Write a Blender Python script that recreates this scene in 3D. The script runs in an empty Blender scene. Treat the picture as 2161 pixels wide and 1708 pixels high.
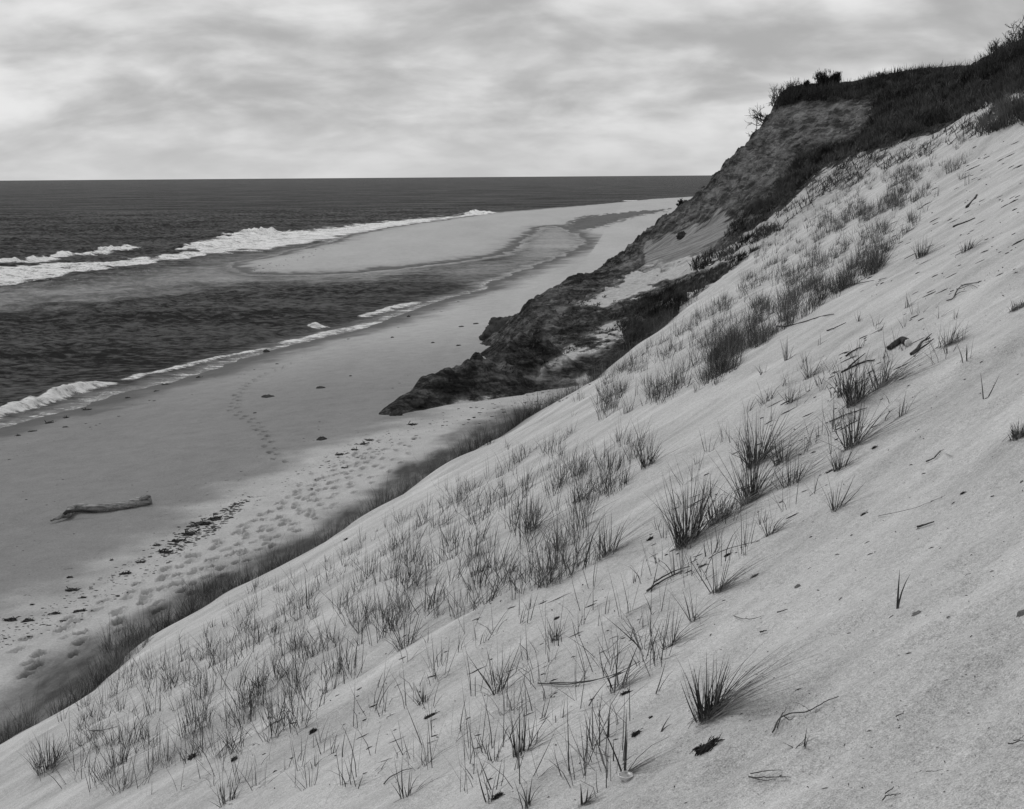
import bpy, math, random
import numpy as np
from math import radians, sin, cos, pi
from mathutils import Matrix, Vector

rng = np.random.default_rng(7)
random.seed(7)
sc = bpy.context.scene
COL = sc.collection
H = 10.0
F = 2674.0
PIT = radians(10.2)
ROLL = radians(0.42)
PHI = radians(14)
ES = np.array([sin(PHI), cos(PHI)])
EU = np.array([-cos(PHI), sin(PHI)])

# ------------------------------------------------------------------ camera geometry
def rays(P):
    P = np.atleast_2d(np.asarray(P, float))
    a = P[:, 0]-1080.5; b = -(P[:, 1]-854.0)
    c, s = cos(ROLL), sin(ROLL)
    A = (a*c+b*s)/F; B = (-a*s+b*c)/F
    return np.stack([A, cos(PIT)+B*sin(PIT), -sin(PIT)+B*cos(PIT)], 1)

def project(X):
    X = np.asarray(X, float); d = X-np.array([0, 0, H])
    f = d[:, 1]*cos(PIT)-d[:, 2]*sin(PIT)
    up = d[:, 1]*sin(PIT)+d[:, 2]*cos(PIT)
    f = np.where(f < .05, .05, f)
    A = d[:, 0]/f*F; B = up/f*F
    c, s = cos(ROLL), sin(ROLL)
    return np.stack([1080.5+A*c-B*s, 854-(A*s+B*c)], 1)

def at_z(P, z=0.0):
    d = rays(P); t = (z-H)/d[:, 2]
    return np.stack([d[:, 0]*t, d[:, 1]*t], 1)

def at_s(x, y, s):
    d = rays([(x, y)])[0]; t = s/(d[0]*ES[0]+d[1]*ES[1])
    return (s, t*(d[0]*EU[0]+d[1]*EU[1]), H+t*d[2])

def su(x, y):
    return x*ES[0]+y*ES[1], x*EU[0]+y*EU[1]

def xy(s, u):
    return s*ES[0]+u*EU[0], s*ES[1]+u*EU[1]

# ------------------------------------------------------------------ noise
_perm = np.random.default_rng(3).permutation(256).astype(np.int64)
_perm = np.concatenate([_perm, _perm, _perm])
_ang = np.random.default_rng(4).random(256)*2*pi
_gx, _gy = np.cos(_ang), np.sin(_ang)
def pnoise(x, y):
    xi = np.floor(x).astype(np.int64); yi = np.floor(y).astype(np.int64)
    xf = x-xi; yf = y-yi
    xi &= 255; yi &= 255
    u = xf*xf*xf*(xf*(xf*6-15)+10); v = yf*yf*yf*(yf*(yf*6-15)+10)
    def g(ix, iy, dx, dy):
        h = _perm[_perm[ix & 255]+(iy & 255)]
        return _gx[h]*dx+_gy[h]*dy
    n00 = g(xi, yi, xf, yf); n10 = g(xi+1, yi, xf-1, yf)
    n01 = g(xi, yi+1, xf, yf-1); n11 = g(xi+1, yi+1, xf-1, yf-1)
    return ((n00*(1-u)+n10*u)*(1-v)+(n01*(1-u)+n11*u)*v)*1.5
def fbm(x, y, o=4, g=.5, l=2.03):
    r = 0; a = 1
    for i in range(o):
        r = r+a*pnoise(x+i*17.3, y-i*9.1); x = x*l; y = y*l; a *= g
    return r
def ridged(x, y, o=4):
    r = 0; a = 1
    for i in range(o):
        r = r+a*(1-2*np.abs(pnoise(x+i*7.7, y+i*3.3))); x = x*2.1; y = y*2.1; a *= .5
    return r*.5
def sstep(x, a, b):
    t = np.clip((x-a)/(b-a), 0, 1); return t*t*(3-2*t)

# ------------------------------------------------------------------ 2D helpers
def inpoly(X, Y, P):
    P = np.asarray(P, float); r = np.zeros(X.shape, bool); n = len(P)
    for i in range(n):
        x1, y1 = P[i]; x2, y2 = P[(i+1) % n]
        c = (y1 > Y) != (y2 > Y)
        if y1 == y2: continue
        r ^= c & (X < (x2-x1)*(Y-y1)/(y2-y1)+x1)
    return r
def dline(X, Y, P, closed=False, width=None):
    """distance to polyline; also the parameter side sign"""
    P = np.asarray(P, float); best = np.full(X.shape, 1e18); side = np.zeros(X.shape); tt = np.zeros(X.shape)
    n = len(P)
    for i in range(n if closed else n-1):
        x1, y1 = P[i]; x2, y2 = P[(i+1) % n]
        dx, dy = x2-x1, y2-y1; L = dx*dx+dy*dy+1e-12
        t = np.clip(((X-x1)*dx+(Y-y1)*dy)/L, 0, 1)
        ex = X-x1-t*dx; ey = Y-y1-t*dy
        d = ex*ex+ey*ey; m = d < best
        best = np.where(m, d, best); side = np.where(m, dx*ey-dy*ex, side); tt = np.where(m, (i+t)/(n-1), tt)
    return np.sqrt(best), np.sign(side), tt
def softpoly(X, Y, P, soft):
    d, _, _ = dline(X, Y, P, True)
    sd = np.where(inpoly(X, Y, P), d, -d)
    return sstep(sd, -soft, soft)

# ------------------------------------------------------------------ shoreline (image points on the water plane)
SHORE = [(-700, 1130), (-300, 985), (0, 904), (72, 885), (180, 858), (252, 829), (340, 812), (428, 787), (470, 772), (515, 757), (562, 744), (626, 726),
 (701, 708), (760, 694), (816, 675), (860, 658), (912, 640), (960, 627), (1018, 612), (1030, 602), (1046, 595), (1085, 578), (1123, 564), (1166, 547), (1200, 533), (1224, 521),
 (1234, 508), (1222, 497), (1205, 489), (1171, 477), (1142, 479), (1128, 494), (1112, 503), (1099, 513), (1090, 524), (1056, 540), (984, 550), (912, 559),
 (840, 567), (768, 576), (672, 579), (600, 581), (523, 580), (508, 573), (484, 564), (490, 558), (500, 554), (540, 547), (576, 541), (610, 530), (643, 523), (672, 517), (701, 511), (720, 502), (739, 496),
 (780, 488), (816, 481), (860, 474), (912, 468), (960, 460), (1008, 454), (1032, 451), (1090, 446), (1152, 441), (1296, 428), (1368, 421), (1464, 415), (1560, 408), (1800, 395)]
SH = at_z(SHORE)
_ex = xy(2500, 60); _ei = xy(2500, -900); _eb = xy(-300, -900); _el = xy(-300, 60)
LANDPOLY = np.vstack([SH, [_ex, _ei, _eb, _el]])
POOL = [(1205, 484), (1190, 474), (1230, 462), (1290, 456), (1350, 450), (1420, 444), (1400, 452), (1345, 462), (1300, 472), (1255, 481)]
POOLW = at_z(POOL, .3)

def shore_sd(X, Y):
    d, _, _ = dline(X, Y, SH)
    return np.where(inpoly(X, Y, LANDPOLY), d, -d)+(.9*fbm(X*.22, Y*.22, 4)*sstep(Y, 80, 150)+.22*fbm(X*.8, Y*.8, 3))*(np.abs(d) < 40)
_fprints = []
def beach_z(X, Y, sd=None):
    if sd is None: sd = shore_sd(X, Y)
    s, u = su(X, Y)
    up = 0.10*sd-0.0011*sd*sd
    up = np.where(sd > 25, 0.10*25-.0011*625+(sd-25)*.012, up)
    up = np.minimum(up, 1.9+.25*np.tanh((sd-40)/30))
    far = sstep(s, 90, 180)
    up = np.where(sd > 0, up*(1-.55*far), np.maximum(-.12*np.abs(sd), -1.5))
    n = .05*fbm(X*.11, Y*.11, 3)+.012*fbm(X*.9, Y*.9, 3)
    z = up+n*sstep(sd, 0, 6)
    return z

# ------------------------------------------------------------------ land height (dune, slump, bluff) by control points
LIP = [(-260, 1790), (-120, 1660), (0, 1570), (60, 1542), (130, 1500), (200, 1452), (270, 1400), (310, 1352), (360, 1325), (410, 1298), (470, 1258), (505, 1228), (545, 1208), (600, 1196), (650, 1172), (700, 1142),
 (730, 1118), (765, 1100), (820, 1066), (850, 1048), (900, 1006), (950, 978), (1000, 948), (1040, 932), (1080, 908), (1110, 882), (1150, 864), (1190, 846), (1230, 822), (1262, 805), (1300, 770), (1340, 737), (1380, 712), (1420, 680), (1450, 652), (1480, 622), (1505, 600), (1530, 584)]
def lip_pts():
    out = []
    for (x, y) in LIP:
        d = rays([(x, y)])[0]; U = d[0]*EU[0]+d[1]*EU[1]; S = d[0]*ES[0]+d[1]*ES[1]
        t = 2.0/(-d[2]-.53*U); out.append((t*S, t*U, 10+t*d[2]))
    return out
LP = lip_pts()
LPs = np.array([p[0] for p in LP]); LPu = np.array([p[1] for p in LP])
_o = np.argsort(LPs); 
def lipU(s): return np.interp(s, LPs[_o], LPu[_o])
ctrl = []
for s in list(range(-30, 50, 6)):
    U = float(lipU(s))
    for k in (-14, -9, -5, -2, 0, 2, 4, 6, 8, 10):
        if k < U-1.2: ctrl.append((s, k, 8-.53*k+(.0 if s < 40 else 0)))
    ctrl.append((s, -24, 15.6)); ctrl.append((s, -40, 16))
for i, (s, u, z) in enumerate(LP):
    ctrl.append((s, u, z))
    if z > 2.0:
        ctrl.append((s+.3, u+1.3, z-1.25)); ctrl.append((s+.4, u+2.7, max(z-2.7, .9)))
    else: ctrl.append((s+.3, u+1.5, .9))
for s in range(-30, 42, 6):
    U = float(lipU(s)); ctrl.append((s, U+7, .5)); ctrl.append((s, U+14, 0)); ctrl.append((s, U+30, 0))
IC = [# far upper edge of the bare sand
 (1600, 545, 57), (1700, 480, 57), (1780, 440, 57), (1850, 400, 57), (1920, 350, 57), (2000, 300, 57), (2080, 250, 56), (2161, 232, 50), (2161, 280, 44), (2000, 400, 46), (1850, 500, 45), (1700, 570, 46),
 # scarp and hollow behind it
 (1700, 392, 68), (1770, 350, 68), (1830, 318, 66), (1900, 270, 67), (1990, 235, 68), (2080, 202, 68), (2161, 165, 62), (2161, 130, 68), (2161, 92, 76),
 (2100, 122, 80), (2065, 150, 88), (2010, 146, 90), (1960, 148, 92), (1870, 160, 93), (1820, 175, 95), (1780, 187, 95), (1720, 190, 96), (1655, 196, 97),
 (1900, 200, 84), (2000, 190, 82), (1840, 205, 90),
 (1700, 225, 93), (1700, 300, 86), (1760, 290, 85), (1830, 240, 84), (1815, 285, 78), (1640, 300, 90), (1650, 370, 80), (1640, 430, 72), (1560, 460, 74), (1560, 510, 66),
 (1480, 500, 82), (1540, 420, 86), (1440, 530, 82), (1400, 560, 84), (1450, 470, 90),
 # bluff profile on the sky
 (1270, 580, 90), (1300, 550, 94), (1330, 520, 96), (1360, 495, 98), (1390, 470, 98), (1420, 452, 98), (1450, 432, 98), (1475, 412, 98), (1500, 392, 98), (1530, 350, 98), (1560, 322, 98), (1580, 300, 98), (1600, 278, 98), (1620, 250, 98), (1634, 228, 98), (1642, 205, 98),
 # slump tongue
 (825, 880, 43.5), (840, 858, 45), (870, 842, 46), (900, 830, 47), (950, 815, 48.5), (1000, 800, 50), (1045, 774, 52), (1072, 745, 54.5), (1092, 715, 57), (1105, 680, 59.5), (1125, 645, 62), (1150, 613, 65), (1190, 592, 69), (1235, 583, 74), (1280, 576, 79), (1360, 563, 81),
 (900, 868, 44.5), (980, 862, 45.5), (1100, 838, 47), (1230, 792, 50), (1300, 740, 53), (1000, 835, 46.8), (1080, 790, 50), (1160, 740, 54), (1250, 700, 58), (1220, 640, 64), (1300, 620, 66), (1340, 680, 58), (1400, 600, 66), (1480, 562, 66), (1440, 620, 58), (1380, 660, 56), (1500, 600, 58)]
for x, y, s in IC: ctrl.append(at_s(x, y, s))
# seaward feet of the slump and the bluff, and what lies behind them
for x, y, s in [(825, 880, 43.5), (900, 830, 47), (1000, 800, 50), (1045, 774, 52), (1092, 715, 57), (1125, 645, 62), (1190, 592, 69), (1280, 576, 79)]:
    p = at_s(x, y, s); h = max(p[2]-1.2, .3)
    ctrl.append((p[0]+.5+.25*h, p[1]+.9*h+.6, 1.0)); ctrl.append((p[0]+1+.4*h, p[1]+1.6*h+2.5, .2)); ctrl.append((p[0], p[1]+9+h, -.5))
for s in (41, 44): ctrl += [(s, 13.5, .9), (s, 10, .9), (s, 20, 0)]
ctrl += [(47, 9.5, 1.0), (45, 8.5, 1.1), (50, 8.6, 1.3), (42, 9.3, .9)]
for s in (104, 115, 130, 160, 200, 260):
    for u, z in [(26, -.5), (19, .3), (16, 1.6), (12.5, 4.6), (10.2, 6.6), (8.6, 8.6), (6.3, 11), (5.2, 12.6), (4, 14.8), (1, 15.6), (-8, 16.5), (-25, 16.5)]:
        ctrl.append((s, u-(s-98)*.02, z if u > 9 else z-.004*(s-98)))
ctrl += [(60, -18, 17.5), (80, -25, 18), (60, -35, 17), (100, -45, 17), (200, -60, 17), (30, -60, 17), (-30, -70, 17)]
CT = np.array(ctrl, float)
# drop near-duplicates
keep = []
for i, p in enumerate(CT):
    if all((p[0]-CT[j, 0])**2+(p[1]-CT[j, 1])**2 > .35 for j in keep): keep.append(i)
CT = CT[keep]
_c = .5
def _ker(ds, du): return np.sqrt(ds*ds+du*du+_c*_c)
n = len(CT)
K = _ker(CT[:, None, 0]-CT[None, :, 0], CT[:, None, 1]-CT[None, :, 1])
A = np.zeros((n+3, n+3)); A[:n, :n] = K-np.eye(n)*.03; A[:n, n] = 1; A[:n, n+1] = CT[:, 0]; A[:n, n+2] = CT[:, 1]
A[n, :n] = 1; A[n+1, :n] = CT[:, 0]; A[n+2, :n] = CT[:, 1]
W = np.linalg.solve(A, np.concatenate([CT[:, 2], [0, 0, 0]]))
def rbf(s, u):
    out = np.empty(s.shape)
    sf = s.ravel(); uf = u.ravel(); of = out.ravel()
    for i in range(0, len(sf), 40000):
        a = sf[i:i+40000, None]; b = uf[i:i+40000, None]
        of[i:i+40000] = _ker(a-CT[None, :, 0], b-CT[None, :, 1])@W[:n]+W[n]+W[n+1]*sf[i:i+40000]+W[n+2]*uf[i:i+40000]
    return of.reshape(s.shape)
def head_w(s, u):
    j = 1.2*fbm(s*.35, u*.35, 3)
    a = sstep(s+j+np.where(u < -6, (-(u+6))*.9, 0)-4.5*sstep(-u, -3, 3), 56, 59)
    b = sstep(u-lipU(s)-1.3, 0, 1.5)*sstep(s, 36, 41)
    return np.maximum(a, b)
# direction of the wind streaks: up the slope
WD = np.array([-.30, .954])
TALUS = [(1352, 573), (1360, 505), (1428, 481), (1496, 463), (1520, 425), (1552, 475), (1530, 505), (1488, 533), (1416, 565)]
P_SAND = [[(1235, 640), (1296, 598), (1356, 573), (1456, 547), (1520, 523), (1580, 495), (1640, 462), (1660, 470), (1620, 510), (1560, 545), (1496, 560), (1396, 597), (1330, 628), (1260, 655)],
 [(1540, 545), (1600, 490), (1645, 447), (1690, 402), (1745, 352), (1810, 330), (1890, 303), (1980, 280), (2073, 246), (2161, 212), (2161, 300), (1900, 420), (1700, 560), (1540, 610)],
 [(1110, 800), (1174, 752), (1224, 710), (1282, 678), (1336, 675), (1342, 702), (1300, 730), (1228, 752), (1174, 780)],
 [(1200, 640), (1246, 620), (1285, 607), (1300, 623), (1246, 650)],
 [(940, 868), (960, 845), (1010, 835), (1060, 838), (1110, 845), (1200, 800), (1240, 785), (1240, 840), (1100, 880), (980, 890)]]
RIDGES = [(at_z([(838, 880), (880, 868), (930, 858), (990, 850), (1060, 838), (1130, 822)], 1.2), .85, 1.1), (at_z([(960, 838), (1010, 826), (1060, 812), (1120, 800)], 1.6), .5, 1.2)]
def land_z(X, Y, micro=True):
    s, u = su(X, Y); z = rbf(s, u)
    w = head_w(s, u)
    # wind-shaped sand: long low streaks running up the slope
    a = s*.93-u*-.36; b = s*.36-u*.93   # across / along the streaks
    dune = .075*fbm(a*.8, b*.16, 3)+.018*fbm(a*2.8, b*.5, 3)+.10*fbm(s*.13, u*.16, 2)
    dune = dune*sstep(np.hypot(X, Y), 0, 5)
    P = project(np.stack([X.ravel(), Y.ravel(), z.ravel()], 1))
    tal = softpoly(P[:, 0], P[:, 1], TALUS, 12).reshape(X.shape)
    smo = np.zeros(X.size); I = np.flatnonzero((w > .02).ravel())
    for q_ in P_SAND[:3]: smo[I] = np.maximum(smo[I], softpoly(P[I, 0], P[I, 1], q_, 14))
    smo = smo.reshape(X.shape); tal = np.maximum(tal, .88*smo)
    top = sstep(z, 13.5, 15.5)*sstep(s, 78, 90)
    low = sstep(z, 1.2, 3)
    rough = .42*ridged(s*.30+.12*z, u*.26, 2)+.24*ridged(s*.8+.2*z, u*.5-.5*s, 4)+.15*ridged(s*2.3+z*1.2, u*1.9, 3)+.10*fbm(s*4.1, u*3.6, 3)
    fl = .05*fbm(s*.5+z*2.0, u*.1+s*1.3, 3)
    vo = np.abs(pnoise(s*.55+z*.5, u*.5-z*.35)); vo2 = np.abs(pnoise(s*1.5-z*1.1, u*1.2+z*.8)); rough = rough+.9*(.35-np.minimum(vo, .35))*-1+.4*(np.minimum(vo2, .3)-.15)
    layers = .16*np.sin(z*6.0+1.5*fbm(s*.3, u*.3, 2))
    bank = sstep(u, 4, 8)*(1-sstep(s, 80, 90)); fur = .22*ridged(s*.22-u*.10, u*.9+s*.5, 3)
    rough = rough*(1-.55*bank)+fur*bank
    rough = rough*(.45+.55*low)+layers*.6*(1-.5*bank)
    headn = (rough-.25)*(1-.93*tal)*(1-.75*top)+fl*tal*(1-smo)+dune*smo
    for RL, hgt, wd_ in RIDGES:
        m = (np.abs(s-48) < 16) & (u > 2) & (u < 26)
        if m.any():
            dd, _, tt = dline(X[m], Y[m], RL); z[m] += hgt*np.exp(-(dd/wd_)**2)*(.55+.45*sstep(tt, 0, .5))*(1+.35*fbm(X[m]*.9, Y[m]*.9, 3))
    return z+dune*(1-w)+headn*w*(.35+.65*sstep(s, 40, 50))

# ------------------------------------------------------------------ footprints on the beach
def walk(poly, step, gap, r, depth, z=1.5):
    P = at_z(poly, z); seg = np.hypot(*np.diff(P, axis=0).T); L = np.concatenate([[0], np.cumsum(seg)])
    k = 0; d = 0
    while d < L[-1]:
        x = np.interp(d, L, P[:, 0]); y = np.interp(d, L, P[:, 1])
        x2 = np.interp(d+.1, L, P[:, 0]); y2 = np.interp(d+.1, L, P[:, 1])
        a = math.atan2(y2-y, x2-x) if d+.1 < L[-1] else 0
        o = gap*(1 if k % 2 else -1)+random.uniform(-.05, .05)
        _fprints.append((x-sin(a)*o, y+cos(a)*o, a+random.uniform(-.2, .2), r*random.uniform(.85, 1.2), depth*random.uniform(.7, 1.2)))
        d += step*random.uniform(.85, 1.15); k += 1
walk([(20, 1380), (150, 1315), (300, 1235), (400, 1180), (540, 1095), (620, 1045), (700, 1000), (765, 955), (800, 925)], .62, .15, .125, .15)
walk([(60, 1420), (220, 1330), (300, 1270), (420, 1205), (520, 1150), (600, 1095), (690, 1035), (760, 985), (800, 950)], .6, .18, .13, .15)
walk([(120, 1350), (240, 1290), (360, 1225), (470, 1150), (560, 1095), (610, 1060), (660, 1010), (720, 960)], .75, .2, .12, .09)
walk([(545, 1150), (640, 1095), (720, 1050), (800, 1010), (845, 975), (865, 930)], .6, .18, .12, .10)
walk([(622, 742), (560, 765), (522, 790), (498, 825), (492, 858), (535, 895), (560, 935), (575, 975), (600, 1010)], .6, .12, .13, .13, 1.0)
walk([(150, 1370), (300, 1290), (430, 1215), (540, 1160), (640, 1080), (740, 1010), (830, 950)], .55, .22, .12, .12)
walk([(330, 1245), (450, 1165), (540, 1110), (630, 1050), (700, 1010), (780, 950)], .5, .24, .115, .11)
walk([(40, 1440), (180, 1370), (320, 1300), (460, 1220), (600, 1130), (700, 1070)], .6, .2, .125, .12)
def prints_z(X, Y):
    dz = np.zeros(X.shape)
    for (x, y, a, r, dp) in _fprints:
        m = np.flatnonzero((np.abs(X-x) < .7) & (np.abs(Y-y) < .7))
        if len(m) == 0: continue
        ex = (X[m]-x)*cos(a)+(Y[m]-y)*sin(a); ey = -(X[m]-x)*sin(a)+(Y[m]-y)*cos(a)
        q = np.sqrt((ex/(r*1.25))**2+(ey/(r*.62))**2); q2 = np.sqrt(((ex-r*.75)/(r*.55))**2+(ey/(r*.55))**2)
        wob = 1+.25*pnoise(X[m]*5, Y[m]*5); q = q*wob
        dz[m] += -dp*np.exp(-q**4)-dp*.35*np.exp(-q2**3)+dp*.25*np.exp(-((q-1.4)/.28)**2)*(1+pnoise(X[m]*7, Y[m]*7))
    return dz

# ------------------------------------------------------------------ mesh builder
def make_obj(name, V, Fc, mat=None, parent=None, attrs=None, smooth=True, quads=True):
    V = np.ascontiguousarray(V, np.float32); Fc = np.ascontiguousarray(Fc, np.int32)
    k = Fc.shape[1]
    me = bpy.data.meshes.new(name)
    me.vertices.add(len(V)); me.vertices.foreach_set('co', V.ravel())
    me.loops.add(Fc.size); me.loops.foreach_set('vertex_index', Fc.ravel())
    me.polygons.add(len(Fc)); me.polygons.foreach_set('loop_start', np.arange(0, Fc.size, k, dtype=np.int32))
    if smooth: me.polygons.foreach_set('use_smooth', np.ones(len(Fc), bool))
    if attrs:
        for an, av in attrs.items():
            at = me.attributes.new(an, 'FLOAT', 'POINT'); at.data.foreach_set('value', np.ascontiguousarray(av, np.float32))
    me.update(calc_edges=True); me.validate()
    if mat: me.materials.append(mat)
    o = bpy.data.objects.new(name, me); COL.objects.link(o)
    if parent: o.parent = parent
    return o
def grid_faces(nr, nc):
    i = np.arange(nr-1)[:, None]*nc+np.arange(nc-1)[None, :]
    return np.stack([i, i+1, i+nc+1, i+nc], -1).reshape(-1, 4)
def compact(V, Fc, attrs):
    used = np.zeros(len(V), bool); used[Fc.ravel()] = True
    idx = np.cumsum(used)-1
    return V[used], idx[Fc], {k: v[used] for k, v in attrs.items()}
def tag(o, label=None, cat=None, group=None, kind=None):
    if label: o['label'] = label
    if cat: o['category'] = cat
    if group: o['group'] = group
    if kind: o['kind'] = kind
    return o

# ------------------------------------------------------------------ materials
def new_mat(name):
    m = bpy.data.materials.new(name); m.use_nodes = True; nt = m.node_tree; nt.nodes.clear()
    return m, nt
class G:
    def __init__(s, nt): s.nt = nt
    def n(s, t, **k):
        nd = s.nt.nodes.new(t)
        for a, b in k.items():
            if a.startswith('_'): setattr(nd, a[1:], b)
        return nd
    def link(s, a, b): s.nt.links.new(a, b)
    def val(s, sock, v):
        if isinstance(v, (int, float)): sock.default_value = v
        else: s.link(v, sock)
    def math(s, op, a, b=0.0, clamp=False):
        nd = s.nt.nodes.new('ShaderNodeMath'); nd.operation = op; nd.use_clamp = clamp
        s.val(nd.inputs[0], a); s.val(nd.inputs[1], b); return nd.outputs[0]
    def attr(s, name):
        nd = s.nt.nodes.new('ShaderNodeAttribute'); nd.attribute_name = name; return nd.outputs['Fac']
    def mix(s, f, a, b):
        nd = s.nt.nodes.new('ShaderNodeMix'); nd.data_type = 'FLOAT'; nd.clamp_factor = True
        s.val(nd.inputs[0], f); s.val(nd.inputs[2], a); s.val(nd.inputs[3], b); return nd.outputs[0]
    def noise(s, vec, scale, detail=4, rough=.55, dist=0.):
        nd = s.nt.nodes.new('ShaderNodeTexNoise'); nd.inputs['Scale'].default_value = scale; nd.inputs['Detail'].default_value = detail
        nd.inputs['Roughness'].default_value = rough; nd.inputs['Distortion'].default_value = dist
        if vec is not None: s.link(vec, nd.inputs['Vector'])
        return nd.outputs['Fac']
    def ramp(s, f, a, b, lo=0., hi=1.):
        nd = s.nt.nodes.new('ShaderNodeMapRange'); nd.interpolation_type = 'SMOOTHSTEP'
        s.val(nd.inputs[0], f); nd.inputs[1].default_value = a; nd.inputs[2].default_value = b; nd.inputs[3].default_value = lo; nd.inputs[4].default_value = hi
        return nd.outputs[0]
    def pos(s): return s.nt.nodes.new('ShaderNodeNewGeometry').outputs['Position']
    def mapv(s, vec, rot=(0, 0, 0), scale=(1, 1, 1)):
        nd = s.nt.nodes.new('ShaderNodeMapping'); nd.inputs['Rotation'].default_value = rot; nd.inputs['Scale'].default_value = scale
        s.link(vec, nd.inputs['Vector']); return nd.outputs[0]
    def bump(s, h, dist, strength=1., normal=None):
        nd = s.nt.nodes.new('ShaderNodeBump'); nd.inputs['Distance'].default_value = dist; nd.inputs['Strength'].default_value = strength
        s.link(h, nd.inputs['Height'])
        if normal is not None: s.link(normal, nd.inputs['Normal'])
        return nd.outputs[0]
    def out(s, col, rough=.9, normal=None, spec=.2, extra=None):
        b = s.nt.nodes.new('ShaderNodeBsdfPrincipled'); s.val(b.inputs['Roughness'], rough); s.val(b.inputs['Specular IOR Level'], spec)
        if isinstance(col, (int, float)): b.inputs['Base Color'].default_value = (col, col, col, 1)
        else: s.link(col, b.inputs['Base Color'])
        if normal is not None: s.link(normal, b.inputs['Normal'])
        o = s.nt.nodes.new('ShaderNodeOutputMaterial'); s.link(b.outputs[0], o.inputs[0]); return b

def mat_dune():
    m, nt = new_mat('dune_sand'); g = G(nt); p = g.pos()
    rot = g.mapv(p, (0, 0, radians(-14-22)), (1, 1, 1))
    st = g.noise(g.mapv(rot, scale=(.35, 1.7, .9)), 1.1, 5, .6)
    st2 = g.noise(g.mapv(rot, scale=(.5, 4., 2.)), 2.6, 4, .6)
    gr = g.noise(p, 170, 2, .8); gr2 = g.noise(p, 45, 2, .7); gr3 = g.noise(p, 11, 3, .7)
    spk = g.ramp(g.noise(p, 75, 1, .5), .70, .76)
    c = g.math('ADD', .47, g.math('MULTIPLY', g.math('SUBTRACT', st, .5), .50))  # streak term paints the shading of the undulations into the sand colour
    c = g.math('ADD', c, g.math('MULTIPLY', g.math('SUBTRACT', st2, .5), .15))
    c = g.math('ADD', c, g.math('MULTIPLY', g.math('SUBTRACT', gr, .5), .85))
    c = g.math('ADD', c, g.math('MULTIPLY', g.math('SUBTRACT', gr2, .5), .36))
    c = g.math('ADD', c, g.math('MULTIPLY', g.math('SUBTRACT', gr3, .5), .13))
    c = g.math('ADD', c, g.math('MULTIPLY', spk, -.10))
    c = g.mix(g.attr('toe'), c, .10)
    b = g.bump(g.math('ADD', gr, g.math('MULTIPLY', gr2, 2.)), .006, .8)
    b = g.bump(g.math('ADD', st2, g.math('MULTIPLY', gr3, .3)), .05, .5, b)
    g.out(c, .95, b, .1); return m
def mat_beach():
    m, nt = new_mat('beach_sand'); g = G(nt); p = g.pos()
    big = g.noise(g.mapv(p, (0, 0, radians(-20)), (.6, .12, 1)), .25, 5, .6)
    med = g.noise(p, 1.3, 7, .72); gr = g.noise(p, 22, 3, .8); gr2 = g.noise(p, 70, 2, .8)
    dry = g.attr('dry'); wet = g.attr('wet'); dark = g.attr('dark')
    c = g.mix(dry, .20, .39)
    c = g.mix(wet, c, .05)
    c = g.math('MULTIPLY', c, g.math('ADD', .82, g.math('MULTIPLY', big, .36)))
    c = g.math('MULTIPLY', c, g.math('ADD', .7, g.math('MULTIPLY', med, .6)))
    c = g.math('MULTIPLY', c, g.math('ADD', .45, g.math('MULTIPLY', gr, 1.1)))
    c = g.math('MULTIPLY', c, g.math('ADD', .8, g.math('MULTIPLY', gr2, .4)))
    c = g.mix(g.attr('pool'), c, .055)
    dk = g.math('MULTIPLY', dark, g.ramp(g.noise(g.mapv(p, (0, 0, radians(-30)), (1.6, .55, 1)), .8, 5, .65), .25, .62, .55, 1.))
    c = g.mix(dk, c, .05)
    deb = g.math('MULTIPLY', g.attr('wrack'), g.ramp(g.noise(p, 3.2, 6, .75), .60, .68))
    c = g.mix(deb, c, .05)
    r = g.mix(wet, .95, .62)
    b = g.bump(gr, .02, .5); b = g.bump(med, .06, .6, b)
    g.out(c, r, b, .18); return m
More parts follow.
